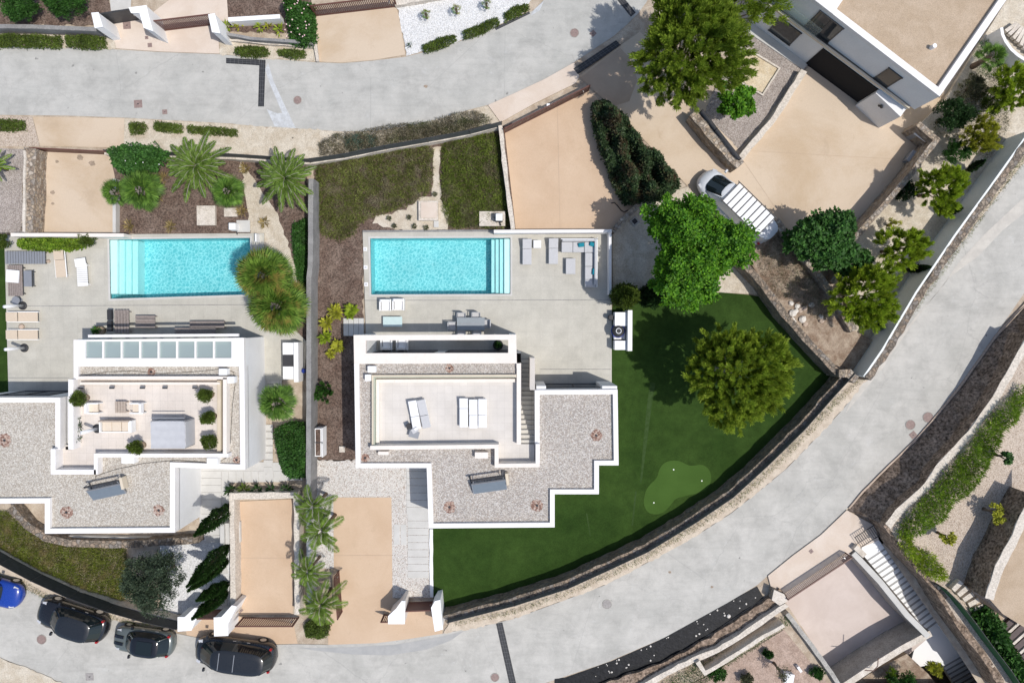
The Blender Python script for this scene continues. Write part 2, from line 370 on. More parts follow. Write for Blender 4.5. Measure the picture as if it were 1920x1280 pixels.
# aqua pool floor, caustic light lines painted into its colour
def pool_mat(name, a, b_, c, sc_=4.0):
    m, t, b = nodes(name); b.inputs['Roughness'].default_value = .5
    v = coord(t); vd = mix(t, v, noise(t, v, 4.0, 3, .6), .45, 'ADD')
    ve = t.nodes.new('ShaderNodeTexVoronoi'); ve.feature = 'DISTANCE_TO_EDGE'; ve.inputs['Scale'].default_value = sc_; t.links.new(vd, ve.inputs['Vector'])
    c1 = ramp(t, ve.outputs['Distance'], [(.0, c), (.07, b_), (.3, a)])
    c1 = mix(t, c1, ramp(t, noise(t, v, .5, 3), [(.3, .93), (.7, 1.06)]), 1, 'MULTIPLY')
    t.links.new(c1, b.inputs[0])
pool_mat('pool_caustic', (.12,.48,.53), (.20,.58,.62), (.46,.78,.80), 4.4); pool_mat('pool_step', (.42,.72,.72), (.5,.77,.77), (.6,.82,.82), 9)
simple('pool_shelf', (.68,.80,.80), .6, .03, 2); simple('pool_line', (.02,.22,.26), .6, .05, 2)
m, t, b = nodes('water'); tp = t.nodes.new('ShaderNodeBsdfTransparent'); tp.inputs[0].default_value = (.86,.985,.99,1)
gl = t.nodes.new('ShaderNodeBsdfGlossy'); gl.inputs['Roughness'].default_value = .04; mx = t.nodes.new('ShaderNodeMixShader')
fr = t.nodes.new('ShaderNodeFresnel'); fr.inputs[0].default_value = 1.33; bp = t.nodes.new('ShaderNodeBump'); bp.inputs['Strength'].default_value = .5; bp.inputs['Distance'].default_value = .12
t.links.new(noise(t, coord(t), 3.2, 3, .5, .8), bp.inputs['Height']); t.links.new(bp.outputs[0], gl.inputs['Normal']); t.links.new(bp.outputs[0], fr.inputs['Normal'])
t.links.new(fr.outputs[0], mx.inputs[0]); t.links.new(tp.outputs[0], mx.inputs[1]); t.links.new(gl.outputs[0], mx.inputs[2]); t.links.new(mx.outputs[0], t.nodes['Material Output'].inputs[0])
# clear / frosted glass panes
def pane(name, tint, fac):
    m, t, b = nodes(name); tp = t.nodes.new('ShaderNodeBsdfTransparent'); tp.inputs[0].default_value = (*tint, 1); b.inputs[0].default_value = (*tint, 1); b.inputs['Roughness'].default_value = .08
    mx = t.nodes.new('ShaderNodeMixShader'); mx.inputs[0].default_value = fac
    t.links.new(tp.outputs[0], mx.inputs[1]); t.links.new(b.outputs[0], mx.inputs[2]); t.links.new(mx.outputs[0], t.nodes['Material Output'].inputs[0])
pane('clear_glass', (.90,.95,.94), .08); pane('roof_glass', (.55,.66,.65), .5)
# foliage
leaf('l_pine', (.12,.20,.016), (.38,.50,.06), .42); leaf('l_pine2', (.15,.24,.018), (.46,.57,.07), .45)
leaf('l_bright', (.035,.14,.008), (.17,.38,.022), .35); leaf('l_lime', (.18,.28,.018), (.46,.58,.05), .4); leaf('l_yellow', (.28,.30,.02), (.55,.55,.07), .35)
leaf('l_green', (.022,.075,.012), (.075,.19,.035), .25); leaf('l_dark', (.012,.038,.010), (.045,.095,.026), .2); leaf('l_oleander', (.018,.042,.016), (.07,.115,.045), .2, dry=(.09,.05,.03))
leaf('l_cypress', (.012,.04,.008), (.045,.105,.020), .15); leaf('l_olive', (.030,.052,.030), (.105,.145,.085), .2); leaf('l_hedge', (.05,.085,.012), (.135,.19,.03), .25)
leaf('l_cover', (.11,.14,.03), (.30,.33,.095), .3, dry=(.33,.28,.21)); leaf('l_cover2', (.10,.135,.02), (.27,.31,.055), .3, dry=(.30,.24,.11)); leaf('l_cover3', (.095,.15,.022), (.28,.35,.065), .3, dry=(.22,.20,.12))
leaf('l_palm', (.050,.12,.018), (.17,.30,.05), .3); leaf('l_palm_date', (.07,.13,.02), (.22,.33,.06), .35); leaf('l_palm_dry', (.065,.14,.018), (.21,.33,.05), .33, dry=(.34,.24,.07))
leaf('l_feather', (.09,.16,.02), (.24,.36,.06), .35); leaf('l_dry', (.12,.105,.06), (.32,.28,.19), .25, dry=(.12,.15,.05)); leaf('l_drygreen', (.07,.085,.04), (.19,.18,.10), .2); leaf('l_blue', (.05,.10,.075), (.13,.20,.15), .2)
leaf('l_straw', (.20,.15,.05), (.42,.32,.14), .2); leaf('l_vine', (.09,.19,.014), (.32,.46,.05), .4); leaf('l_grass', (.06,.10,.02), (.22,.26,.06), .25, dry=(.36,.30,.17))
# ---------------------------------------------------------------- foliage geometry
def unit(a): return a/np.maximum(np.linalg.norm(a, axis=-1, keepdims=True), 1e-6)
def cards(C, D, L, Wd, side=None):
    n = len(C); D = unit(D); S = unit(np.cross(D, side if side is not None else rng.normal(size=(n,3))))
    L = np.broadcast_to(L, (n,))[:,None]; Wd = np.broadcast_to(Wd, (n,))[:,None]
    return np.stack([C, C+D*L*.5+S*Wd*.5, C+D*L, C+D*L*.5-S*Wd*.5], 1)
def ball(n): return unit(rng.normal(size=(n,3)))
def crown_geo(rx, ry, rz, nc, nl, lsize, style='broad', lump=.25, cl=.16, seed=None):
    """clumps scattered through the crown volume, denser in its shell; leaves per clump"""
    d = ball(nc*2); d = d[d[:,2] > -.45][:nc]; nc = len(d)
    a = np.arctan2(d[:,1], d[:,0]); ph = rng.uniform(0, 6.28, 6)
    lob = 1+lump*(.5*np.sin(3*a+ph[0])+.35*np.sin(5*a+ph[1])+.3*np.sin(4*d[:,2]*3+ph[2]+2*a)+.4*(rng.random(nc)-.5))
    r = (rng.random(nc)**.28)*lob
    C = d*r[:,None]*np.array([rx, ry, rz])*.92
    cr = cl*max(rx, ry)*rng.uniform(.6, 1.3, nc)
    o = ball(nc*nl); rad = rng.random(nc*nl)**.5
    C2 = np.repeat(C, nl, 0)+o*rad[:,None]*np.repeat(cr, nl)[:,None]*(np.array([1,1,.8]))
    if style == 'pine':
        ax = unit(C/np.array([rx,ry,rz])+np.array([0,0,.9])+.4*rng.normal(size=C.shape)); ax = np.repeat(ax, nl, 0)
        C2 = np.repeat(C, nl, 0)+ax*(rng.random(nc*nl)*np.repeat(cr, nl)*2.0)[:,None]+o*(.30*np.repeat(cr, nl)*rad)[:,None]
        D = ax*1.3+o*.8; L = lsize*rng.uniform(.8, 1.6, nc*nl); Wd = L*.21
    elif style == 'fine':
        D = o+np.array([0,0,.6])+.5*rng.normal(size=C2.shape); L = lsize*rng.uniform(.7, 1.3, nc*nl); Wd = L*.35
    else:
        D = o*.8+rng.normal(size=C2.shape)*.5; D[:,2] *= .5; L = lsize*rng.uniform(.6, 1.3, nc*nl); Wd = L*.62
    return cards(C2, D, L, Wd, side=(rng.normal(size=C2.shape)*.7+np.array([0,0,1.2]) if style == 'broad' else None)), C
def ctr(px, py, z, base=0):
    p = P(px, py, z); return Vector((p.x, p.y, base))
def limbs(root, h, r, rxy, C, bark='bark', nb=7, fork=.4):
    MB().tube([(0,0,0),(r*.4,-r*.3,h*fork*.5),(0,0,h*fork),(.0,.1,h*.75)], [r*1.3, r, r*.8, r*.45], 8).build('trunk', bark, root, True, True)
    mb = MB(); idx = rng.choice(len(C), min(nb, len(C)), replace=False)
    for i in idx:
        e = Vector(C[i])*.9; s0 = Vector((0,0,h*fork*random.uniform(.8,1.3))); mid = s0.lerp(e, .5)+Vector((0,0,.12*h*random.random()))
        mb.tube([s0, mid, e], [r*.5, r*.28, r*.08], 6)
    mb.build('branch', bark, root, True, True)
def tree(name, label, px, py, zc, rx, ry, rz, mat, nc, nl, ls, style='broad', base=0, bark='bark', group=None, cat='tree', trunk=True, lump=.25, cl=.16, nb=8):
    loc = ctr(px, py, zc, base); root = thing(name, label, cat, loc, 0, group)
    V, C = crown_geo(rx, ry, rz, nc, nl, ls, style, lump, cl); V = V+np.array([0,0,zc-base]); V[:,:,2] = np.maximum(V[:,:,2], .02)
    quads('crown' if trunk else 'foliage', V, mat, root)
    C = C+np.array([0,0,zc-base])
    if trunk: limbs(root, zc-base, max(.08, .055*max(rx, ry)), rx, C[C[:,2] > .3*(zc-base)] if len(C) else C, bark, nb)
    else:
        mb = MB()
        for k in range(6):
            a = k*1.05; mb.tube([(0,0,0),(.25*rx*math.cos(a),.25*ry*math.sin(a),(zc-base)*.9)], [.03,.012], 5)
        mb.build('stem', bark, root, False, True)
    return root
def inside(pts, poly):
    x, y = pts[:,0], pts[:,1]; c = np.zeros(len(pts), bool); n = len(poly)
    for i in range(n):
        x1, y1 = poly[i][0], poly[i][1]; x2, y2 = poly[(i+1)%n][0], poly[(i+1)%n][1]
        k = ((y1 > y) != (y2 > y)) & (x < (x2-x1)*(y-y1)/(y2-y1+1e-9)+x1); c ^= k
    return c
def scatter(poly, dens):
    xs = [p[0] for p in poly]; ys = [p[1] for p in poly]; A = (max(xs)-min(xs))*(max(ys)-min(ys)); n = int(A*dens)
    q = np.stack([rng.uniform(min(xs), max(xs), n), rng.uniform(min(ys), max(ys), n)], 1); return q[inside(q, poly)]
def mound(q, h, hump):
    return h*(.75+.25*np.sin(q[:,0]*hump+1.3)*np.cos(q[:,1]*hump*1.1)+.18*np.sin(q[:,0]*hump*2.3+q[:,1]*1.7))
def plantmass(name, label, cat, poly_px, zp, base, h, dens, ls, mat, style='broad', kind=None, group=None, parent=None, hump=1.6, edge=.35, core=True, part=None):
    poly = W(poly_px, zp); q = scatter(poly, dens); n = len(q)
    # distance to the border rounds the mass off
    dist = np.full(n, 9.0)
    for i in range(len(poly)):
        a = np.array(poly[i][:2]); b = np.array(poly[(i+1)%len(poly)][:2]); ab = b-a; t_ = np.clip(((q-a)@ab)/(ab@ab+1e-9), 0, 1)
        dist = np.minimum(dist, np.linalg.norm(q-(a+t_[:,None]*ab), axis=1))
    fall = np.clip(dist/edge, 0, 1)**.5
    top = mound(q, h, hump)*(.25+.75*fall)
    z = base+top*(1-.55*rng.random(n)**2.2)
    C = np.column_stack([q+rng.normal(size=(n,2))*.04, z]); D = rng.normal(size=(n,3))*.6+np.array([0,0,.9 if style != 'broad' else .25])
    L = ls*rng.uniform(.6, 1.4, n); V = cards(C, D, L, L*(.55 if style == 'broad' else .16), side=None if style != 'broad' else rng.normal(size=(n,3))*.7+np.array([0,0,1.1]))
    xy = C[:,:2].mean(0); o = np.array([xy[0], xy[1], base])
    if parent is not None: o = np.array(parent.location)
    ob = quads(part or name, V-o, mat, parent, None if parent is not None else tuple(o))
    if parent is None: tag(ob, label, cat, group, kind)
    return ob
def hedge(label, poly, h, mat='l_hedge', name='hedge', zp=None, base=0, dens=900, ls=.11, group=None, cat='hedge', edge=.3, hump=1.6, style='broad'):
    poly_w = W(poly, base+h if zp is None else zp); c = sum((Vector(p) for p in poly_w), Vector())/len(poly_w)
    root = thing(name, label, cat, (c.x, c.y, base), 0, group)
    zz = base+h if zp is None else zp
    plantmass('foliage', None, None, poly, zz, base, h, dens, ls, mat, style, parent=root, edge=edge, hump=hump, part='foliage')
    mb = MB(); pw = [p.lerp(c, .3) for p in poly_w]
    for i in range(len(pw)):
        for f in (.2, .7):
            q = pw[i].lerp(pw[(i+1)%len(pw)], f); mb.tube([(q.x, q.y, base), (q.x+random.uniform(-.1,.1), q.y+random.uniform(-.1,.1), base+h*.7)], [.02,.008], 5)
    mb.build('stem', 'bark', root)
    return root
def cypress(label, bx, by, tx, ty, h, r, base=0, mat='l_cypress', group=None, n=9000, ls=.13):
    loc = P(bx, by, base); top = P(tx, ty, base+h); root = thing('cypress_tree', label, 'tree', loc, 0, group)
    z = rng.random(n)**.85; a = rng.uniform(0, 6.283, n)
    pr = np.sin(np.clip(z*1.02+.06, 0, 1)*math.pi)**.55*(1-z*.35); pr = pr*(1+.18*np.sin(a*4+z*16)+.12*rng.normal(size=n))
    rad = r*pr*(1-.35*rng.random(n)**2)
    lean = np.array([top.x-loc.x, top.y-loc.y])
    C = np.column_stack([rad*np.cos(a)+lean[0]*z, rad*np.sin(a)+lean[1]*z, .15+z*(h-.25)])
    D = np.column_stack([np.cos(a)*.5, np.sin(a)*.5, np.full(n, 1.0)])+rng.normal(size=(n,3))*.35
    quads('crown', cards(C, D, ls*rng.uniform(.7,1.5,n), ls*.5), mat, root)
    MB().tube([(0,0,0),(lean[0]*.5,lean[1]*.5,h*.5),(lean[0]*.85,lean[1]*.85,h*.85)], [.11,.07,.02], 7).build('trunk', 'bark', root, True, True)
    return root
def fan_palm(name, label, px, py, zc, r, base=0, mat='l_palm', nf=34, droop=.5, group=None, nb=22, small=False):
    loc = ctr(px, py, zc, base); root = thing(name, label, 'palm tree', loc, 0, group); V = []; h = zc-base; st = MB()
    for i in range(nf):
        a = i*2.39996+random.random()*.3; f = (i+.5)/nf; el = R(80)*(1-f)**.8-R(25)*f*droop*2
        pl = r*(.50+.12*random.random())*(.55+.45*f); d = np.array([math.cos(a)*math.cos(el), math.sin(a)*math.cos(el), math.sin(el)])
        e = np.array([0,0,h])+d*pl; e[2] -= .12*r*f
        st.tube([(0,0,h-.05), tuple(np.array([0,0,h])+d*pl*.5+np.array([0,0,.03])), tuple(e)], [.022,.016,.01], 4)
        side = np.array([-math.sin(a), math.cos(a), 0]); up = np.cross(d, side); fr = r*(.42+.1*random.random()); tw = random.uniform(-.5,.5)
        th = np.linspace(-1.7, 1.7, nb)+rng.normal(size=nb)*.03
        s2 = side*math.cos(tw)+up*math.sin(tw)
        D = np.cos(th)[:,None]*d+np.sin(th)[:,None]*s2; D[:,2] -= .18+.25*f
        L = fr*(.72+.28*np.cos(th*.8))
        V.append(cards(np.repeat(e[None], nb, 0), D, L, fr*.105, side=np.repeat((up+.25*rng.normal(size=3))[None], nb, 0)))
    quads('frond', np.concatenate(V), mat, root); st.build('stalk', 'bark_pale' if not small else 'bark', root, False, True)
    MB().tube([(0,0,0),(0,0,h*.5),(0,0,h)], [.19*min(1,r), .15*min(1,r), .17*min(1,r)], 10).build('trunk', 'bark', root, True, True)
    return root
def feather_palm(name, label, px, py, zc, r, base=0, mat='l_palm_date', nf=27, leafl=.20, group=None, lw=.022, droop=1.0, nlf=64, loc=None):
    loc = loc or ctr(px, py, zc, base); root = thing(name, label, 'palm tree', loc, 0, group); V = []; h = zc-base; st = MB()
    for i in range(nf):
        a = i*2.39996+random.uniform(-.15,.15); f = (i+.5)/nf; el = R(78)*(1-f)**.9+R(4); Lf = r*1.12*(.72+.28*f)*random.uniform(.88,1.05)
        t_ = np.linspace(.0, 1, nlf); dr = droop*(.25+.55*f)
        hx = Lf*(t_*math.cos(el)+.14*t_**2*math.sin(el)); hz = Lf*(t_*math.sin(el)*(1-.45*t_)-dr*.45*t_**2.2)
        pts = np.column_stack([hx*math.cos(a), hx*math.sin(a), h+hz])
        st.tube([tuple(pts[j]) for j in range(0, nlf, 9)]+[tuple(pts[-1])], [.025]+[.012]*((nlf-1)//9)+[.004], 4)
        tg = unit(np.gradient(pts, axis=0)); side = np.array([-math.sin(a), math.cos(a), 0])
        ll = leafl*r*np.sin(np.clip(t_*.93+.07, 0, 1)*math.pi)**.6*rng.uniform(.85, 1.1, nlf)
        for s_ in (-1, 1):
            D = side*s_*.70+tg*.95+np.array([0,0,.10])+rng.normal(size=(nlf,3))*.08
            k = t_ > .12; V.append(cards(pts[k], D[k], ll[k], lw*r, side=np.repeat(np.array([[0,0,1.]]), k.sum(), 0)+.3*rng.normal(size=(k.sum(),3))))
    quads('frond', np.concatenate(V), mat, root); st.build('midrib', 'bark_pale', root, False, True)
    tr_ = min(.24, r*.075); MB().tube([(0,0,0),(0,0,h*.5),(0,0,h)], [tr_, tr_*.8, tr_*.9], 10).build('trunk', 'bark', root, True, True)
    return root
def leafy(name, label, px, py, base, r, h, mat, n=40, w_=.3, group=None, cat='plant', up=.7):
    """low plant of strap or oval leaves from one root"""
    loc = P(px, py, base); root = thing(name, label, cat, loc, 0, group)
    a = rng.uniform(0, 6.283, n); el = rng.uniform(.15, 1.35, n)*up; D = np.column_stack([np.cos(a)*np.cos(el), np.sin(a)*np.cos(el), np.sin(el)])
    C = D*(rng.random(n)*.45*r)[:,None]+np.array([0,0,.05])+np.array([0,0,1])*(rng.random(n)*h*.6)[:,None]
    quads('foliage', cards(C, D, r*rng.uniform(.5,.9,n), r*w_*rng.uniform(.7,1.2,n), side=rng.normal(size=(n,3))*.4+np.array([0,0,1])), mat, root)
    MB().tube([(0,0,0),(0,0,h*.6)], [.03,.015], 6).build('stem', 'bark', root, False, True)
    return root
# ---------------------------------------------------------------- structure sheets
def sheet(name, pts, z, mat, label, holes=(), skirt=0, cat=None, step=0):
    w_ = W(pts, z)
    if mat in ('mulch', 'lime_soil', 'dry_earth', 'kerb', 'sand', 'white_gravel', 'grey_gravel') and not skirt:
        w_ = [p+Vector((random.gauss(0, .045), random.gauss(0, .045), 0)) for p in resample(w_+[w_[0]], .22)[:-1]]
    hs = [W(h_, z) for h_ in holes]; mb = MB(); mb.poly(w_, z, hs)
    if skirt:
        mb.side(w_, z-skirt, z)
        for h_ in hs: mb.side(h_, z-skirt, z, inward=True)
    o = mb.build(name, mat); return tag(o, label, cat or name, kind='structure')
POOL1 = [(694,447),(957,446),(957,551),(696,552)]
POOL2 = [(205,449),(469,446),(469,552),(207,560)]
COURT = [(1466,1118),(1592,1036),(1648,1012),(1780,1200),(1840,1290),(1580,1290)]
big = [Vector((-160,-140,0)), Vector((160,-140,0)), Vector((160,140,0)), Vector((-160,140,0))]
mb = MB(); mb.poly(big, 0, [W([(690,443),(961,442),(961,555),(692,556)]), W([(200,445),(474,442),(474,556),(202,565)]), W(COURT)])
tag(mb.build('ground', 'soil'), 'pale stony ground under the whole hillside plot', 'ground', kind='structure')
sheet('road', [(-60,84),(100,89),(215,93),(300,98),(410,102),(500,110),(590,117),(640,119),(700,114),(760,107),(820,92),(870,75),(920,55),(960,38),(1000,20),(1040,-20),(1225,-20),(1212,5),(1197,25),(1175,47),(1152,67),(1077,117),(1020,149),(960,177),(915,197),(880,206),(805,229),(767,236),(705,246),(642,247),(555,241),(480,237),(435,232),(235,221),(125,217),(-60,215)], .03, 'road', 'pale grey upper road running across the top of the plot')
RB = [(-60,1060),(0,1080),(82,1120),(200,1157),(250,1172),(327,1186),(370,1195),(440,1203),(512,1208),(555,1207),(615,1208),(705,1205),(767,1197),(830,1187),(905,1173),(960,1160),(1022,1138),(1135,1096),(1235,1043),(1310,1001),(1372,961),(1440,907),(1475,878),(1535,816),(1575,773),(1625,713),(1672,641),(1760,513),(1802,456),(1907,320),(1980,240),
      (1980,470),(1920,550),(1865,630),(1800,722),(1747,787),(1712,827),(1665,872),(1615,922),(1587,955),(1540,1001),(1487,1040),(1440,1078),(1420,1096),(1335,1147),(1247,1194),(1135,1242),(1015,1282),(960,1310),(160,1310),(120,1282),(75,1262),(0,1232),(-60,1210)]
sheet('road', RB, .03, 'road_curve', 'pale grey lower road curving round the lawn and down past the parked cars')
sheet('road_patch', [(1920,400),(1880,432),(1835,480),(1780,520),(1735,575),(1690,637),(1655,690),(1610,745),(1585,775),(1600,740),(1640,690),(1680,640),(1720,590),(1765,540),(1795,495),(1845,440),(1920,370)], .036, 'road_patch', 'beige resurfaced trench strip along the curve of the lower road', cat='road patch')
sheet('road_patch', [(560,1214),(650,1213),(740,1208),(830,1192),(870,1182),(845,1200),(800,1217),(730,1228),(660,1226),(600,1220)], .036, 'road_patch_grey', 'darker grey worn strip of road in front of the two lower driveways', cat='road patch')
sheet('road_patch', [(503,118),(512,150),(535,200),(555,241),(515,237),(500,205),(520,213),(529,212),(505,155),(497,130)], .036, 'road_white', 'whitish cement repair beside the corner drain', cat='road patch')
sheet('road_patch', [(1000,20),(1020,2),(1012,20),(995,30)], .036, 'road_white', 'whitish smear at the road bend by the white gravel', cat='road patch')
sheet('verge', [(-60,45),(0,52),(185,58),(215,66),(218,92),(100,89),(-60,85)], .05, 'lime_soil', 'sandy verge above the upper road on the left')
sheet('verge', [(410,72),(470,78),(590,88),(597,116),(500,110),(410,102)], .05, 'lime_soil', 'sandy verge between the two upper driveways')
sheet('verge', [(-60,216),(60,219),(75,275),(-60,275)], .05, 'beige_gravel', 'gravelly verge below the upper road at the far left')
sheet('verge', [(233,222),(435,233),(555,242),(642,248),(705,247),(767,237),(880,207),(915,198),(938,230),(870,252),(720,276),(575,300),(430,292),(230,284)], .05, 'lime_soil', 'stony verge with scrub below the upper road')
VE = [(850,1148),(960,1121),(1060,1088),(1135,1053),(1210,1018),(1302,961),(1360,918),(1440,850),(1500,790),(1565,705),(1600,690)]
sheet('verge', VE+[(1640,640),(1790,425),(1920,250),(1980,190),(1980,240),(1907,320),(1802,456),(1760,513),(1672,641),(1625,713),(1575,773),(1535,816),(1475,878),(1440,907),(1372,961),(1310,1001),(1235,1043),(1135,1096),(1022,1138),(960,1160),(905,1173),(832,1187)], .07, 'kerb', 'narrow tan verge between the lawn wall and the lower road')
sheet('verge', [(-60,1020),(0,1040),(90,1085),(200,1130),(330,1165),(327,1186),(250,1172),(200,1157),(82,1120),(0,1080),(-60,1060)], .07, 'kerb', 'narrow tan verge beside the parked cars')
sheet('verge', [(-60,1210),(0,1232),(75,1262),(120,1282),(150,1310),(-60,1330)], .07, 'lime_soil', 'stony bank at the bottom left corner of the road')
sheet('pavement', [(915,197),(960,177),(1020,149),(1077,117),(1086,143),(1080,156),(1002,194),(945,226),(938,229)], .12, 'pinkstone', 'pinkish pavement beside the bend of the upper road', skirt=.1)
sheet('pavement', [(1440,1079),(1487,1041),(1540,1002),(1588,956),(1640,985),(1648,1012),(1592,1036),(1466,1118),(1452,1125)], .12, 'pinkstone', 'pinkish pavement outside the brown gate on the lower road', skirt=.1)
sheet('driveway', [(207,45),(265,36),(290,40),(300,42),(390,45),(410,72),(411,101),(300,97),(218,91)], .06, 'pinkstone', 'pinkish paved entrance with the white gate pillars')
sheet('driveway', [(285,25),(330,-10),(425,-10),(428,40),(392,44),(300,42)], .05, 'pinkstone', 'pinkish paved court behind the upper white gate')
sheet('path', [(205,-10),(247,-10),(245,16),(208,21)], .055, 'slab', 'pale slab path at the top left')
sheet('driveway', [(582,24),(738,0),(748,30),(760,103),(700,113),(640,118),(597,116)], .06, 'peach_light', 'peach concrete driveway beside the white gravel bed')
sheet('driveway', [(62,219),(233,222),(232,277),(75,274)], .06, 'peach_light', 'short peach driveway below the upper road on the left')
sheet('driveway', [(73,283),(205,284),(215,330),(218,436),(66,436)], .05, 'peach_light', 'peach parking court behind the low brown gate')
sheet('driveway', [(946,243),(1106,167),(1125,190),(1205,350),(1213,372),(1145,430),(967,430)], .05, 'peach', 'peach parking court above the main pool terrace')
sheet('driveway', [(1085,143),(1165,84),(1200,60),(1395,230),(1385,278),(1500,135),(1560,100),(1780,180),(1750,262),(1690,325),(1620,405),(1575,470),(1450,430),(1400,478),(1290,350),(1140,190)], .05, 'peach_light', 'large peach driveway in front of the two storey house')
sheet('driveway', [(1088,146),(1163,90),(1183,112),(1195,150),(1180,190),(1150,200),(1130,185)], .058, 'peach_dim', 'brownish concrete at the upper entrance of the large driveway')  # browner overlay on the peach driveway
sheet('driveway', [(438,940),(553,935),(549,1152),(441,1152)], .05, 'peach', 'peach parking bay between stone walls beside the left house')
sheet('driveway', [(625,932),(734,932),(736,1120),(790,1135),(815,1140),(830,1187),(767,1197),(705,1205),(615,1208),(616,1150),(626,1060)], .06, 'peach', 'long peach driveway of the main house')
sheet('driveway', [(345,1158),(430,1150),(550,1168),(558,1206),(512,1207),(440,1202),(350,1190)], .06, 'peach', 'peach apron outside the lower left gates')
sheet('gravel_bed', [(742,6),(1010,-20),(985,22),(960,37),(920,54),(870,74),(820,91),(762,106),(748,30)], .045, 'white_gravel', 'bright white gravel bed above the upper road')
sheet('gravel_bed', [(590,862),(804,862),(804,880),(806,1120),(735,1120),(734,932),(625,932),(626,1065),(590,1065)], .045, 'cream_gravel', 'cream gravel round the main driveway')
sheet('gravel_bed', [(300,1010),(430,1000),(432,1150),(300,1150)], .045, 'white_gravel', 'white gravel under the leaning cypresses')
sheet('path', [(370,862),(560,868),(568,900),(430,905),(428,1010),(375,1000)], .055, 'slab', 'pale slab path beside the left house')
sheet('mulch_bed', [(-20,-20),(206,-20),(207,24),(172,48),(-20,46)], .045, 'mulch', 'brown mulch bed at the top left')
sheet('mulch_bed', [(424,-20),(585,-20),(585,62),(430,60)], .045, 'mulch', 'brown mulch bed left of the oleander')
sheet('mulch_bed', [(200,286),(430,294),(575,302),(575,640),(480,640),(470,440),(218,440)], .045, 'mulch', 'mulched garden strip between the upper fence and the left pool')
sheet('mulch_bed', [(588,300),(720,280),(960,232),(968,432),(680,434),(684,862),(588,862)], .045, 'mulch', 'brown mulch strip left of the main house')
sheet('sand_path', [(812,275),(826,275),(822,330),(827,372),(842,395),(840,430),(760,432),(700,420),(705,405),(760,392),(785,372),(812,368)], .06, 'lime_soil', 'bare limestone patch between the two ground cover beds')
sheet('gravel_bed', [(450,300),(520,400),(560,520),(540,560),(470,440)], .052, 'lime_soil', 'bare stony patch beside the right palm of the left garden')
sheet('gravel_bed', [(1395,48),(1512,128),(1386,282),(1320,210)], .065, 'grey_gravel', 'grey gravel garden under the big pine')
sheet('gravel_bed', [(1400,90),(1462,128),(1430,176),(1372,142)], .09, 'sand', 'square sandy bed inside the grey gravel garden')
sheet('lawn', [(1149,560),(1270,552),(1350,548),(1400,552),(1434,557),(1475,596),(1525,652),(1590,725),(1540,765),(1440,855),(1302,962),(1210,1019),(1135,1054),(1060,1089),(960,1122),(834,1153),(813,1130),(800,980),(1040,860),(1140,720)], .04, 'turf', 'dark green artificial lawn wrapping the main house')
sheet('lawn', [(-60,430),(16,470),(16,738),(-60,738)], .04, 'turf', 'sliver of green lawn at the far left')
patchy('turf_seam', (.040,.074,.020), (.030,.062,.012), 4, 30, .4, thr=(.42,.56))
for sp, l in (([(1219,716),(1229,718),(1222,760),(1213,830),(1203,905),(1200,905),(1207,820),(1213,760)],'faint pale seam in the lawn below the round pine'), ([(1191,920),(1194,920),(1187,985),(1184,985)],'short faint seam in the lower lawn'), ([(1099,962),(1101,962),(1108,1005),(1106,1005)],'thin pale scuff below the house on the lawn')): sheet('lawn_seam', sp, .046, 'turf_seam', l)
# putting green as a raised pad with a rounded outline
pg = [(1209,922),(1206,948),(1218,964),(1242,963),(1258,946),(1266,934),(1290,928),(1322,921),(1335,901),(1331,880),(1318,870),(1302,872),(1292,873),(1272,862),(1248,864),(1236,878),(1232,896),(1218,908)]
for _ in range(2): pg = [q for a, b in zip(pg, pg[1:]+pg[:1]) for q in ((a[0]*.75+b[0]*.25, a[1]*.75+b[1]*.25), (a[0]*.25+b[0]*.75, a[1]*.25+b[1]*.75))]
sheet('putting_green', pg, .052, 'putting', 'lighter green putting patch on the dark lawn')
for i, (x, y, l) in enumerate([(1263,880,'white golf cup at the top of the putting green'),(1316,901,'white golf cup at the right of the putting green'),(1226,942,'white golf cup at the lower left of the putting green')]):
    p = P(x, y, .055); tag(MB().cyl(p.x, p.y, .055, .068, .045, n=12).build('golf_cup', 'green_dot'), l, 'golf cup', 'golf cups on the putting green')
DZ = .15
sheet('terrace', [(680,434),(1147,431),(1147,745),(690,745)], DZ, 'deck', 'pale tiled pool terrace of the main house', holes=[POOL1], skirt=.15)
sheet('terrace', [(8,441),(495,437),(495,560),(575,640),(570,712),(500,712),(500,760),(16,745)], DZ, 'deck', 'pale tiled pool terrace of the left house', holes=[POOL2], skirt=.15)
for a, b, c_ in (((683,563),(1147,562),1), ((1012,692),(1145,692),1), ((16,574),(470,571),2), ((16,708),(130,708),2)):
    A, B = P(*a, DZ+.004), P(*b, DZ+.004); mbx = MB(); wallgeo(mbx, [A, B], .035, DZ+.001, DZ+.006); tag(mbx.build('expansion_joint', 'wall_grey'), 'thin dark joint line across the tiled terrace at image height %d' % a[1], 'joint', kind='structure')
for x, y, r, l in [(98,361,5,'larger dark oil stain in the left parking court'),(99,382,3.2,'smaller dark oil stain in the left parking court'),(107,303,3.5,'small dark stain near the low brown gate'),(150,296,7,'brown rust stain below the low brown gate'),(173,306,6.5,'ring shaped rust stain below the low brown gate'),(1662,560,3,'worn mark in the right road'),(798,162,4,'dark oil mark in the upper road'),(1335,1100,3,'dark mark in the lower road'),(1256,1072,3,'dark double mark in the lower road')]:
    z = .034 if x > 700 else .056; p = P(x, y, z); n = 14; mb = MB(); mb.poly([(p.x+r/29*q_*math.cos(k/n*6.283), p.y+r/29*q_*math.sin(k/n*6.283)*.8) for k in range(n) for q_ in (random.uniform(.65,1.15),)], z); tag(mb.build('stain', 'stain'), l, 'stain', kind='structure')
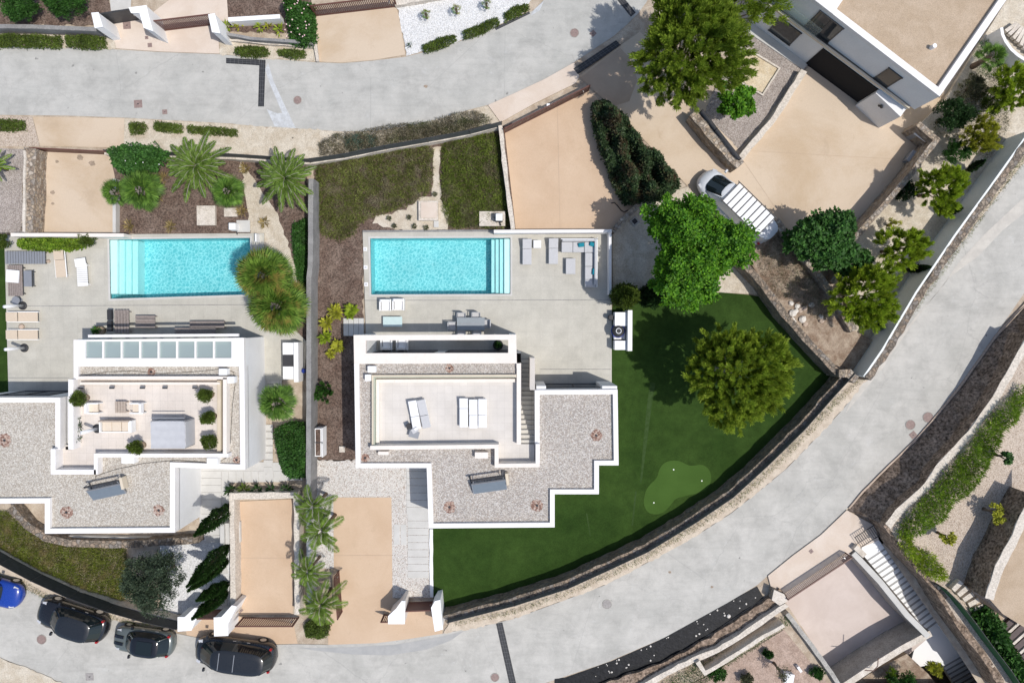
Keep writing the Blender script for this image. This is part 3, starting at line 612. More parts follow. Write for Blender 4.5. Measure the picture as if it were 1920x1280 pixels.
for a, b, z, l in (((1392,300),(1468,412),.055,'thin joint line in the large peach driveway'),((1380,282),(1700,300),.055,'faint joint across the large peach driveway'),((1045,200),(1050,430),.055,'faint joint down the upper parking court'),((627,1040),(735,1040),.065,'faint joint across the main driveway'),((440,1045),(551,1045),.055,'faint joint across the lower parking bay')):
    mb = MB(); wallgeo(mb, [P(*a, 0), P(*b, 0)], .02, z, z+.003); tag(mb.build('driveway_joint', 'peach_dim'), l, 'joint', kind='structure')
# ---------------------------------------------------------------- pools
def pool(label, pts, shelf, steps, base_side):
    wp = W(pts, DZ); c = sum(wp, Vector())/4; root = thing('swimming_pool', label, 'pool', (c.x, c.y, DZ-1.5))
    wi = W(pts, DZ)
    mb = MB(); mb.poly(wi, -1.25); mb.side(wi, -1.25, DZ, inward=True); mb.build('basin', 'pool_caustic', root)
    x0 = shelf[0]; x1 = shelf[1]; yt, yb = pts[0][1]+1, pts[2][1]-1
    def slab(xa, xb, z, nm, mat):
        q = W([(xa,yt),(xb,yt),(xb,yb),(xa,yb)], 0); MB().prism(q, -1.24, z).build(nm, mat, root)
    slab(x0, x1, DZ-.10, 'shelf', 'pool_shelf')
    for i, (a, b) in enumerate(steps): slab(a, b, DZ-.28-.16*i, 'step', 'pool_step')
    mb = MB(); wallgeo(mb, wi, .12, DZ-.02, DZ+.012, side=1 if base_side else -1, closed=True); mb.build('coping', 'slab', root)
    mb = MB(); mb.poly(W(pts, DZ-.07), DZ-.07); mb.build('water', 'water', root)
pool('turquoise rippled pool of the main house with steps at its right end', POOL1, (945.5,956.5), [(937,945),(929,936.5),(921,928.5)], 1)
pool('turquoise pool of the left house partly under fan palms, steps at its left end', POOL2, (206,221), [(222,231.5),(232,241.5),(242,251.5)], 1)
# ---------------------------------------------------------------- houses
def ring(mb, pts_px, z, width, z0, z1, side=-1, closed=False): return wallgeo(mb, W(pts_px, z), width, z0, z1, side=side, closed=closed)
def framed(mb, outer, holes, zp, z0, z1):
    o = W(outer, zp); h = [W(q, zp) for q in holes]
    mb.poly(o, z1, h); mb.side(o, z0, z1)
    for q in h: mb.side(q, z0, z1, inward=True)
    b = len(mb.f); mb.poly(o, z0, h); mb.f[b:] = [f[::-1] for f in mb.f[b:]]
    return mb
def facade(root, A, B, f0, f1, z0, z1, name='window', mat='window_glass', out=.04, frame='dark_metal', bars=0):
    """window/door on the plan line A->B; outward is to the right of travel"""
    d = (B-A); L = d.length; d.normalize(); n = Vector((d.y, -d.x, 0)); p0 = A+d*L*f0; p1 = A+d*L*f1; c = (p0+p1)/2; wd = (p1-p0).length; rz = math.atan2(d.y, d.x)
    o = MB().box(c.x+n.x*out/2, c.y+n.y*out/2, (z0+z1)/2, wd, out, z1-z0, rz).build(name, mat, root)
    if frame:
        mb = MB(); e = .06
        for (u, v, su, sv_) in ((0,z0-e/2+e/2,wd,e),(0,z1,wd,e)): mb.box(c.x+n.x*out*.8, c.y+n.y*out*.8, v, su+2*e, out*1.6, sv_, rz)
        for k in range(bars+2):
            q = p0.lerp(p1, k/(bars+1)); mb.box(q.x+n.x*out*.8, q.y+n.y*out*.8, (z0+z1)/2, e, out*1.6, z1-z0-e, rz)
        f = mb.build('frame', frame); f.parent = o; f.matrix_parent_inverse.identity(); f.location = f.location-root.location
    return o
RZ, GZ, FZ, TZ = 3.5, 3.28, 3.0, 3.8
def house_base(label, cx, cy): 
    p = P(cx, cy, 0); return thing('house', label, 'house', (p.x, p.y, 0))
H1 = house_base('white flat roofed house in the middle with pinkish parapets and an outside staircase', 900, 800)
B1 = [(664,663),(977,663),(977,833),(1003,833),(1003,731),(1158,730),(1160,872),(1123,872),(1123,926),(1040,926),(1040,988),(804,990),(800,877),(667,877)]
mb = MB(); mb.side(W(B1, RZ), 0, FZ); mb.build('wall', 'plaster', H1)
mb = MB()
for g in ([(664,680),(977,680),(977,704),(664,704)], [(664,704),(697,704),(697,838),(664,838)],
          [(664,838),(933,838),(933,870),(1006,870),(1006,731),(1158,730),(1160,872),(1123,872),(1123,926),(1040,926),(1040,988),(804,990),(800,877),(667,877)]):
    mb.poly(W(g, RZ), GZ)
mb.build('roof', 'roof_gravel', H1)
mb = MB(); ring(mb, [(1003,833),(1003,731),(1158,730),(1160,872),(1123,872),(1123,926),(1040,926),(1040,988),(804,990),(800,877),(667,877),(664,681)], RZ, .28, FZ-.1, RZ)
mb.build('parapet', 'cap_white', H1)
mb = MB(); ring(mb, [(968.5,681),(977,681),(977,833)], RZ, .26, FZ-.1, RZ, side=-1); mb.build('parapet', 'plaster_pink', H1)
mb = MB(); mb.poly(W([(696,704),(969,704),(969,833),(1003,833),(1003,871),(933,871),(933,838),(696,838)], RZ), FZ); mb.build('terrace_floor', 'roof_tile', H1)
mb = MB(); ring(mb, [(694,835.5),(935,833),(935,869),(1012,868)], TZ, .24, FZ-.1, TZ, side=-1)
mb.build('terrace_wall', 'plaster_pink', H1)
mb = MB(); ring(mb, [(1012,868),(1012,832)], TZ, .24, FZ-.1, TZ, side=1); mb.build('terrace_wall', 'cap_white', H1)
mb = MB(); ring(mb, [(697,838),(697,703),(968,702)], RZ+.1, .17, FZ-.1, RZ+.1, side=-1); mb.build('terrace_wall', 'beige_wall', H1)
mb = MB(); ring(mb, [(705,836),(705,711),(966,710)], RZ-.2, .20, FZ, RZ-.2, side=-1); mb.build('terrace_bench', 'plaster_pink', H1)
mb = MB(); ring(mb, [(702,836),(702,707.5),(966,707)], RZ+.3, .02, RZ-.3, RZ+.35, side=-1); mb.build('glass_rail', 'clear_glass', H1)
mb = MB(); framed(mb, [(663,628),(968,627),(969,681),(664,682)], [[(686,638),(953,637),(953,661.5),(686,662)]], RZ, 3.15, RZ+.002); mb.build('pergola_roof', 'plaster_pink', H1)
mb = MB(); mb.prism(W([(686,629),(953,628.5),(953,636.5),(686,637)], RZ), 2.2, 3.149); mb.build('fascia', 'plaster', H1)
mb = MB(); a = W([(663,628),(685.5,628),(685.5,663),(664,663)], RZ); mb.prism(a, 0, 3.149); mb.build('pergola_wall', 'plaster', H1)
mb = MB(); a = W([(954,627),(967,627),(968,640),(954,640)], RZ); mb.prism(a, 0, 3.149); mb.build('pergola_column', 'plaster', H1)
mb = MB(); wallgeo(mb, W([(1003,731),(1003,701),(1003,671)], (3.45,2.0)), .30, 0, lambda f: 3.45-1.45*f, side=1); mb.build('stair_wall', 'plaster_pink', H1)
xa, xb = P(977,750,RZ).x, P(1003,750,RZ).x; ya, yb = P(990,672,.15).y, P(990,832,FZ).y; N = 18; st = MB()
for i in range(N):
    y0, y1 = ya+(yb-ya)*i/N, ya+(yb-ya)*(i+1)/N; zt = .15+(FZ-.15)*(i+1)/N
    st.box((xa+xb)/2, (y0+y1)/2, zt/2, xb-xa-.01, abs(y1-y0), zt); st.box((xa+xb)/2, y0-.02, zt+.006, xb-xa-.01, .05, .012, mi=1)
st.build('staircase', ['stair_tile', 'wall_grey'], H1)
for (x, y, s_, q) in ((697,692,15,12),(690,708,11,12)): p = P(x, y, 3.7); MB().box(p.x, p.y, 3.5, s_*.031, q*.031, .5).build('chimney', 'white', H1)
for a, sx, sy in ((P(720,848,3.5), .62, .2), (P(903,852,3.5), .78, .36)): MB().box(a.x, a.y, 3.5, sx, sy, .43).build('roof_box', 'plaster_pink', H1)
A, B = P(664,663,RZ), P(977,663,RZ); A.z = B.z = 0
A0, B0 = Vector((B.x, B.y, 0)), Vector((A.x, A.y, 0))
facade(H1, A0, B0, .08, .46, .17, 2.6, bars=1); facade(H1, A0, B0, .54, .9, .17, 2.6, bars=1)
A, B = P(1003,731,RZ), P(1158,730,RZ); facade(H1, Vector((B.x,B.y,0)), Vector((A.x,A.y,0)), .15, .85, .17, 2.5, bars=1)
# window niches seen as pale piers on the garden face of the wing
for x0, x1 in ((1006,1024),(1130,1158)):
    a = W([(x0,724),(x1,724),(x1,731),(x0,731)], RZ); MB().prism(a, .15, RZ-.2).build('pier', 'plaster', H1)

H2 = house_base('white flat roofed house on the left with a glazed pergola and a furnished roof terrace', 250, 800)
B2 = [(138,687),(458,686),(460,880),(328,876),(328,998),(84,1000),(84,943),(-60,944),(-60,745),(113,745),(113,842),(125,842),(125,711),(138,711)]
mb = MB(); mb.side(W(B2, RZ), 0, FZ); mb.build('wall', 'plaster', H2)
mb = MB()
for g in ([(138,687),(458,687),(458,708),(138,708)], [(424,708),(458,708),(460,880),(328,876),(328,998),(84,1000),(84,943),(-60,944),(-60,745),(113,745),(113,842),(100,842),(100,888),(181,888),(181,851),(424,849)]): mb.poly(W(g, RZ), GZ)
mb.build('roof', 'roof_gravel_warm', H2)
mb = MB(); ring(mb, [(448,686),(458,686),(460,880),(328,876),(328,998),(84,1000),(84,943),(-60,944),(-60,745),(113,745),(113,842)], RZ, .30, FZ-.1, RZ, side=-1); ring(mb, [(138,711),(138,686)], RZ, .28, FZ-.1, RZ, side=-1); mb.build('parapet', 'cap_white', H2)
mb = MB(); mb.poly(W([(136,707),(422,707),(422,848),(185,848),(185,884),(108,884),(108,838),(136,838)], 3.3), FZ+.1); mb.build('terrace_floor', 'roof_tile_warm', H2)
mb = MB(); ring(mb, [(128,842),(128,711)], TZ, .30, FZ-.2, TZ, side=-1); ring(mb, [(100,841),(100,889),(184,889),(182,851),(428,850),(425,708)], TZ, .24, FZ-.2, TZ, side=1 if False else -1) if False else None
ring(mb, [(95,841),(95,889),(180,889)], TZ, .28, FZ-.2, TZ, side=1); ring(mb, [(176,889),(176,850),(428,850)], TZ, .22, FZ-.2, TZ, side=-1); mb.build('terrace_wall', 'cap_white', H2)
mb = MB(); ring(mb, [(425,850),(425,708)], TZ, .22, FZ-.2, TZ, side=1); ring(mb, [(146,705.5),(425,705.5)], TZ, .16, FZ-.2, TZ, side=-1); ring(mb, [(150,716.5),(412,716.5)], 3.5, .13, FZ, 3.5, side=-1); mb.build('terrace_wall', 'plaster_pink', H2)
mb = MB(); ring(mb, [(412,848),(412,714)], 3.55, .22, FZ, 3.4, side=1); mb.build('terrace_bench', 'beige_wall', H2)
holes = []
for i in range(8):
    x0 = 159+i*34.6; holes.append([(x0+1.2,640),(x0+32.6,640),(x0+32.6,671),(x0+1.2,671)])
mb = MB(); framed(mb, [(138,637),(457,633),(458,687),(138,687)], holes, RZ, 3.2, RZ+.003); mb.build('pergola_frame', 'cap_white', H2)
mb = MB(); mb.prism(W([(150,637.5),(446,634.5),(446,639),(150,639.5)], RZ), 2.0, 3.199); mb.build('fascia', 'plaster', H2)
for h_ in holes:
    mb = MB(); mb.prism(W([(h_[0][0]-.4,h_[0][1]-.4),(h_[1][0]+.4,h_[1][1]-.4),(h_[2][0]+.4,h_[2][1]+.4),(h_[3][0]-.4,h_[3][1]+.4)], RZ), 3.36, 3.39); mb.build('glass_pane', 'roof_glass', H2)
mb = MB(); ring(mb, [(165,630),(447,628)], 3.75, .16, 3.6, 3.75, side=0); mb.build('pergola_beam', 'cap_white', H2)
for x in (140, 447): MB().prism(W([(x,636),(x+9,636),(x+9,646),(x,646)], RZ), 0, 3.199).build('pergola_column', 'plaster', H2)
mb = MB(); ring(mb, [(457,634),(458,686)], RZ, .25, 0, 3.19, side=-1); mb.build('side_wall', 'plaster', H2)
st = MB(); xa, xb = P(113,780,RZ).x, P(125,780,RZ).x; ya, yb = P(120,712,.15).y, P(120,842,FZ).y
for i in range(14):
    y0, y1 = ya+(yb-ya)*i/14, ya+(yb-ya)*(i+1)/14; st.box((xa+xb)/2, (y0+y1)/2, (.15+2.95*(i+1)/14)/2, xb-xa-.02, abs(y1-y0), .15+2.95*(i+1)/14)
st.build('staircase', 'stair_tile', H2)
for (x, y, sx, sy) in ((418,697,15,12),(433,712,13,12),(240,862,24,13),(398,865,20,14)): p = P(x, y, 3.75); MB().box(p.x, p.y, 3.5, sx*.031, sy*.031, .55).build('chimney', 'white', H2)
A, B = P(138,687,RZ), P(458,687,RZ); facade(H2, Vector((B.x,B.y,0)), Vector((A.x,A.y,0)), .1, .9, .17, 2.6, bars=3)
A, B = P(-60,745,RZ), P(113,745,RZ); facade(H2, Vector((B.x,B.y,0)), Vector((A.x,A.y,0)), .25, .8, .17, 2.5, bars=1)

H3 = house_base('two storey white house with a tan gravel roof and a dark garage door', 1720, 60)
UZ, LZ = 5.3, 2.9
rp = [(1490,-28),(1762,181),(1915,-40),(1700,-220)]
mb = MB(); mb.side(W(rp, UZ), LZ, UZ-.3); mb.build('wall', 'plaster', H3)
mb = MB(); mb.poly(W(rp, UZ), UZ-.25); mb.build('roof', 'roof_tan', H3)
mb = MB(); ring(mb, rp, UZ, .36, UZ-.3, UZ, side=-1 if False else 1, closed=True); mb.build('parapet', 'cap_white', H3)
mb = MB(); a = W([(1490,-28),(1562,27),(1590,-14),(1520,-70)], UZ); mb.prism(a, UZ-.24, UZ+.02); mb.build('roof_slab', 'cap_white', H3)
mb = MB(); p = P(1751,87,UZ); mb.cyl(p.x, p.y, UZ-.25, UZ+.1, .12); mb.build('roof_vent', 'white', H3)
lp = [(1440,4),(1706,201),(1850,20),(1600,-140)]
mb = MB(); mb.side(W(lp, LZ), 0, LZ-.12); mb.build('wall', 'plaster', H3)
mb = MB(); mb.prism(offset(W(lp, LZ), .12, True), LZ-.12, LZ); mb.build('balcony_slab', 'ledge_grey', H3)
mb = MB(); a = offset(W(lp[:2], LZ), 0, False); wallgeo(mb, [Vector((p.x,p.y,0)) for p in a], .12, LZ-.11, LZ+.05, side=-1); mb.build('balcony_edge', 'beige_wall', H3)
A, B = P(1440,4,LZ), P(1706,201,LZ); A = Vector((A.x,A.y,0)); B = Vector((B.x,B.y,0))
facade(H3, A, B, .41, .81, .04, 2.5, 'garage_door', 'door_dark', .05, None)
facade(H3, A, B, .11, .26, .6, 2.4)
Ru, Rv = P(1490,-28,UZ), P(1762,181,UZ); Ru = Vector((Ru.x,Ru.y,0)); Rv = Vector((Rv.x,Rv.y,0))
facade(H3, Ru, Rv, .20, .36, LZ+.02, 4.9, bars=1); facade(H3, Ru, Rv, .70, .79, LZ+.05, 4.6)
mb = MB(); d = (B-A); q0, q1 = A+d*.02, A+d*.33; wallgeo(mb, [q0, q1], .03, LZ, LZ+1.0, side=-1); wallgeo(mb, [q0, q0+Vector((.55,.45,0))], .03, LZ, LZ+1.0, side=-1); mb.build('glass_rail', 'clear_glass', H3)
mb = MB(); n = Vector((d.y,-d.x,0)).normalized()
q = [A+d*.805, A+d*1.0, A+d*1.0+n*.55, A+d*.805+n*.30]; mb.prism([Vector((p.x,p.y,0)) for p in q][::-1], 0, 2.5); mb.build('side_porch', 'plaster', H3)
mb = MB(); e = A+d*.885+n*.48
for k in range(3): a = math.pi/2+k*2.094; mb.box(e.x+math.cos(a)*.09*d.normalized().x, e.y+math.cos(a)*.09*d.normalized().y, 2.0+math.sin(a)*.09, .13, .06, .13, math.atan2(d.y,d.x), .78)
mb.build('wall_emblem', 'charcoal', H3)
tag(MB().prism(W([(1397,57),(1440,5),(1520,115),(1506,131)], .12), .05, .13).build('porch', 'slab'), 'pale stone porch strip under the lower windows of the two storey house', 'porch', kind='structure')
# curved outside stair beside the two storey house
r_ = thing('curved_stair', 'white walled curved garden stair at the right edge by the two storey house', 'stairs', P(1915,60,0))
pc = [P(x, y, 1.6) for x, y in ((1878,52),(1880,65),(1886,78),(1896,92),(1908,103),(1922,112),(1940,120))]
mb = MB(); wallgeo(mb, pc, .18, 0, 1.6, jit=0); mb.build('wall', 'plaster', r_); mb = MB()
for i in range(9):
    a, b = P(1884+i*7, 60+i*6.5, .6), P(1905+i*5, 45+i*3, .6); mb.tube([a, b], .16, 4)
mb.build('step', 'cream_stone', r_)
# ---------------------------------------------------------------- walls and fences
def wall(label, pts, z, width, z0, z1, mat='stone_wall', side=0, jit=.03, name='garden_wall', cat='wall', cap=None, step=.45, group=None):
    w_ = W(pts, z); mb = MB(); wallgeo(mb, w_, width, z0, z1, side=side, jit=jit, step=step)
    if cap is None: o = mb.build(name, mat); return tag(o, label, cat, group)
    c = w_[len(w_)//2]; root = thing(name, label, cat, (c.x, c.y, 0), 0, group); mb.build('wall_body', mat, root)
    mb = MB(); zt = z1(.5) if callable(z1) else z1
    off = offset(w_, .03*(1 if side > 0 else -1 if side < 0 else 0)); wallgeo(mb, w_ if side == 0 else off, width+(.06 if side == 0 else .06), (lambda f: z1(f)) if callable(z1) else z1-.001, (lambda f: z1(f)+.05) if callable(z1) else z1+.05, side=side, jit=jit*.5, step=step)
    mb.build('coping', cap, root); return root
def screen_fence(label, pts, z, z0, z1, mat='fence_grey', post=2.5, group=None):
    w_ = W(pts, z); c = w_[len(w_)//2]; root = thing('fence', label, 'fence', (c.x, c.y, z0), 0, group)
    mb = MB(); wallgeo(mb, w_, .03, z0, z1); mb.build('screen', mat, root)
    for p in resample(w_, post): MB().tube([(p.x,p.y,z0-.02),(p.x,p.y,z1+.05)], .035, 6).build('post', 'dark_metal', root)
    mb = MB(); mb.tube([Vector((p.x,p.y,z1+.02)) for p in w_], .022, 5); mb.build('top_rail', 'dark_metal', root); return root
LW = [(834,1160),(960,1128),(1060,1096),(1135,1062),(1210,1027),(1302,971),(1370,925),(1440,861),(1505,797),(1560,735),(1598,694)]
wall('long curving brown stone wall between the dark lawn and the lower road', LW, 1.3, .48, 0, 1.3, 'stone_dark', jit=.05)
screen_fence('dark grey mesh fence on top of the curving lawn wall', [(x+5, y+7) for x, y in LW], 1.75, 1.2, 1.75, 'fence_mesh')
wall('dark stone wall between the lawn corner and the scrubby bank', [(1386,484),(1432,535),(1470,588),(1520,645),(1572,700)], 1.5, .42, 0, 1.5, 'stone_dark')
wall('short stone pier where the lawn wall meets the pale retaining wall', [(1572,700),(1592,700),(1606,712)], 1.7, .5, 0, 1.7, 'stone_wall')
r0 = [(1932,245),(1862,343),(1790,442),(1718,548),(1655,655),(1620,706)]
wall('pale rendered retaining wall along the lower road, running to the upper right corner', r0, 2.3, .12, 0, 2.3, 'wall_pale', jit=0)
wall('low rough stone ledge on the outside of the pale retaining wall', [(x+9, y+4) for x, y in r0], 2.35, .46, 0, 2.30, 'stone_dark', jit=.08)
tf = [(196,287),(300,291),(430,294),(520,300),(575,304),(640,295),(720,279),(800,265),(880,250),(940,234)]
wall('pale stone edging wall below the upper fence', tf, .7, .25, 0, .7, 'cream_stone')
screen_fence('grey screen fence stepping along the top of the two gardens', [(x, y-5) for x, y in tf], 1.5, .7, 1.6)
bf = [(-40,1020),(0,1043),(60,1075),(130,1107),(200,1132),(270,1152),(332,1166)]
wall('whitish stone edging wall between the ground cover slope and the parked cars', bf, .8, .3, 0, .8, 'cream_stone')
screen_fence('dark screen fence above the parked cars', [(x-1, y+13) for x, y in bf], 1.75, .75, 1.8, 'fence_dark')
wall('long grey rendered wall between the two properties', [(583,335),(582,500),(579,520),(579,700),(578,940)], 1.5, .30, 0, 1.5, 'wall_grey', jit=.01)
wall('lower grey wall with a pale top behind the feather palms', [(578,945),(580,1100),(582,1150)], 1.0, .3, 0, 1.0, 'slab', jit=.01)
wall('grey planter wall at the top left above the clipped hedges', [(-30,49),(60,50),(180,55)], .9, .25, 0, .9, 'wall_grey', jit=.01, cap=None)
wall('cream stone edging below the grey planter wall at the top left', [(-30,56),(60,57),(190,61)], .35, .12, 0, .35, 'cream_stone')
wall('dark grey planter wall beside the oleander', [(416,62),(470,72),(586,80)], .7, .18, 0, .7, 'wall_grey', jit=.01)
wall('cream edging stone below the oleander planter', [(420,73),(480,80),(586,88)], .3, .12, 0, .3, 'cream_stone')
wall('white low wall between the white gate and the oleander', [(428,37),(525,31)], .8, .26, 0, .8, 'white', jit=0)
wall('cream stone edge on the left side of the upper driveway', [(583,25),(595,115)], .3, .2, 0, .3, 'cream_stone')
wall('cream stone edge under the slatted gate by the white gravel', [(740,6),(790,-2),(850,-12)], .4, .3, 0, .4, 'stone_pale')
wall('stone kerb wall on the left of the upper parking court', [(938,232),(945,300),(952,360),(962,430)], .9, .26, 0, .9, 'stone_pale')
wall('stone wall at the lower right corner of the upper parking court', [(1148,434),(1178,402),(1212,372)], .8, .34, 0, .8, 'stone_wall')
wall('broad brown stone wall left of the left parking court', [(56,278),(54,340),(50,434)], 1.1, .75, 0, 1.1, 'stone_wall', jit=.05)
wall('narrow pale stone edge beside the broad brown wall', [(46,282),(44,435)], 1.2, .14, 0, 1.2, 'cream_stone')
wall('low concrete wall on the right of the left parking court', [(214,335),(214,436)], .5, .2, 0, .5, 'slab', jit=0)
wall('cream rendered wall between the left pool terrace and the parking court', [(20,440),(232,441)], 1.1, .22, 0, 1.1, 'plaster_pink', jit=0)
wall('white parapet along the top of the main pool terrace', [(926,434),(1147,433)], 1.0, .20, 0, 1.0, 'cap_white', jit=0)
wall('white parapet on the right edge of the main pool terrace', [(1144,436),(1144,552)], .95, .17, 0, .95, 'cap_white', jit=0)
wall('thin grey retaining edge at the top left of the main pool terrace', [(680,433.5),(926,432.5)], .2, .12, 0, .2, 'wall_grey', jit=0)
wall('stone wall and ledge between the driveway ramp and the gravel garden', [(1300,212),(1340,260),(1388,310)], 1.3, .55, 0, 1.3, 'stone_wall', jit=.04)
o = screen_fence('grey metal rail on the gravel garden wall', [(1318,205),(1345,240),(1390,297)], 1.8, .1, 1.75, 'metal_grey')
wall('pale stone wall between the gravel garden and the wide driveway', [(1388,297),(1450,225),(1508,132)], .6, .38, 0, .6, 'stone_pale', jit=.04)
wall('thin stone border round the sandy bed', [(1400,90),(1462,128),(1430,178),(1370,143)], .2, .1, 0, .2, 'cream_stone', jit=.01)
wall('stone wall stepping round the bins and down the right of the wide driveway', [(1722,232),(1756,262),(1712,322),(1640,405),(1588,462),(1566,482)], 1.7, .35, 0, 1.7, 'stone_wall')
wall('cream stone wall running down behind the fig tree', [(1455,412),(1480,450),(1515,490),(1552,538),(1602,620)], 1.2, .45, 0, 1.2, 'stone_wall')
wall('low stone wall beneath the fig tree joining the bank', [(1602,465),(1560,530)], 1.1, .3, 0, 1.1, 'stone_wall')
wall('low stone wall joining the pier to the house garden at the bottom of the left villa', [(18,950),(50,985),(84,1008),(130,1018),(240,1020),(372,1012)], .8, .45, 0, .8, 'stone_dark', jit=.04)
wall('thin white retaining edge below the left house', [(84,1005),(360,1010)], .35, .1, 0, .35, 'slab', jit=0)
wall('left stone wall of the lower parking bay', [(434,930),(436,1020),(437,1152)], 1.0, .32, 0, 1.0, 'stone_pale', jit=.03)
wall('right stone wall of the lower parking bay', [(555,932),(556,1040),(557,1152)], 1.0, .30, 0, 1.0, 'stone_pale', jit=.03)
wall('speckled stone wall at the head of the lower parking bay', [(430,930),(556,928)], 1.0, .4, 0, 1.0, 'stone_pale', jit=.03)
wall('thin white stone border down the left of the lawn', [(808,992),(809,1120)], .18, .22, 0, .14, 'white', jit=.02)
# garden banks of the upper right plot
sheet('garden_bed', [(1722,236),(1756,262),(1712,322),(1640,405),(1588,462),(1570,490),(1602,620),(1640,640),(1660,640),(1720,545),(1790,440),(1860,340),(1935,235),(1935,-20),(1900,-20),(1770,190)], .35, 'lime_soil', 'stony terraced garden bed beside the two storey house', skirt=.3)
sheet('garden_bed', [(1455,418),(1400,480),(1436,540),(1475,592),(1524,650),(1580,702),(1600,697),(1640,640),(1602,620),(1552,538),(1515,490)], .7, 'dry_earth', 'dry scrubby bank above the lawn corner', skirt=.7)
sheet('garden_bed', [(1148,434),(1212,373),(1290,350),(1400,480),(1436,552),(1350,548),(1149,562)], .10, 'lime_soil', 'bare pale soil under the bright green tree', skirt=.05)
sheet('garden_bed', [(-60,276),(44,280),(44,436),(-60,436)], .3, 'grey_gravel', 'grey stony bed left of the left parking court', skirt=.3)
# lower right plots
G2, G3 = 2.1, 4.0
cap2 = [(1935,628),(1915,662),(1900,690),(1865,750),(1820,812),(1760,877),(1740,910),(1685,960),(1665,986),(1700,1040),(1760,1105),(1800,1170),(1860,1250),(1890,1300)]
sheet('garden_terrace', cap2+[(1960,1310),(1960,620)], G2-.06, 'beige_gravel', 'pale gravel garden above the brown stone wall on the right')
rw = thing('retaining_wall', 'tall brown stone retaining wall with a cream cap on the right of the lower road', 'wall', P(1740,900,0))
mb = MB(); wallgeo(mb, W(cap2, G2), .42, -.9, G2-.05, side=-1 if False else 0, jit=.05); mb.build('wall_body', 'stone_rust', rw)
mb = MB(); wallgeo(mb, W(cap2[:9], G2), .44, G2-.06, G2, jit=.03); mb.build('coping', 'stone_pale', rw)
ba = [(1935,560),(1868,634),(1803,726),(1750,790),(1715,830),(1668,875),(1618,925),(1590,958)]
bb = [(1946,620),(1915,668),(1865,755),(1820,818),(1740,915),(1668,988)]
A_, B_ = W(ba, .08), W(bb, 1.9); A_ = resample(A_, .5); B_ = resample(B_, .5); n = 30
ra = [A_[int(i*(len(A_)-1)/n)] for i in range(n+1)]; rb = [B_[int(i*(len(B_)-1)/n)] for i in range(n+1)]
mb = MB(); mb.add([v for v in ra]+[a.lerp(b, .5)+Vector((random.uniform(-.1,.1),random.uniform(-.1,.1),random.uniform(-.15,.1))) for a, b in zip(ra, rb)]+[v for v in rb], [(i+1,i,i+n+1,i+n+2) for i in range(n)]+[(i+n+2,i+n+1,i+2*n+2,i+2*n+3) for i in range(n)])
tag(mb.build('bank', 'stone_rust'), 'steep brown rubble bank beside the lower road', 'bank', kind='structure')
wall('tan kerb line between the lower road and the brown bank', [(1935,556),(1868,630),(1803,722),(1750,787),(1715,827),(1668,872),(1618,922),(1592,953)], .13, .1, 0, .13, 'rock_warm', jit=.01)
c3 = [(1945,930),(1920,970),(1898,1020),(1874,1062),(1855,1122)]
sheet('garden_terrace', c3+[(1880,1150),(1960,1200),(1960,900)], G3-.3, 'roof_tan', 'tan earth terrace behind the cream capped wall at the right edge')
rw = thing('retaining_wall', 'second stone retaining wall with a cream cap at the right edge', 'wall', P(1880,1000,0))
mb = MB(); wallgeo(mb, W(c3, G3), .5, G2-.2, G3-.06, jit=.05); mb.build('wall_body', 'stone_rust', rw); mb = MB(); wallgeo(mb, W(c3, G3), .52, G3-.06, G3, jit=.03); mb.build('coping', 'stone_pale', rw)
sheet('path', [(1830,1115),(1880,1150),(1880,1200),(1945,1300),(1900,1300),(1860,1180),(1832,1150)], G2, 'roof_tan', 'tan earth path below the speckled steps')
# speckled garden steps
r_ = thing('garden_steps', 'speckled cream stone steps between the gravel garden and the tan path', 'stairs', P(1810,1110,G2))
for i in range(5):
    a, b = P(1787+i*11, 1106+i*10, G2+.3), P(1803+i*12, 1090+i*12, G2+.3); mb = MB(); wallgeo(mb, [Vector((a.x,a.y,0)), Vector((b.x,b.y,0))], .30, G2-.1, G2+.32-.06*i); mb.build('step', 'stone_pale', r_)
# plank steps at the right edge
r_ = thing('plank_steps', 'dark planks with cream gaps forming steps at the right edge', 'stairs', P(1890,1190,G2))
for i in range(5):
    a, b = P(1880+i*13, 1182+i*17, G2+.2), P(1908+i*14, 1156+i*17, G2+.2); mb = MB(); wallgeo(mb, [Vector((a.x,a.y,0)), Vector((b.x,b.y,0))], .34, G2-.1, G2+.16); mb.build('plank', 'brown_plank', r_)
    mb = MB(); a, b = P(1887+i*13, 1190+i*17, G2+.2), P(1915+i*14, 1164+i*17, G2+.2); wallgeo(mb, [Vector((a.x,a.y,0)), Vector((b.x,b.y,0))], .16, G2-.1, G2+.20); mb.build('nosing_or_shade', 'cream_stone', r_)
screen_fence('dark green artificial hedge screen along the lower right garden', [(1776,1106),(1800,1130),(1830,1168),(1862,1212),(1895,1255),(1925,1300)], 3.1, G2-.3, 3.1, 'green_screen', 1.6)
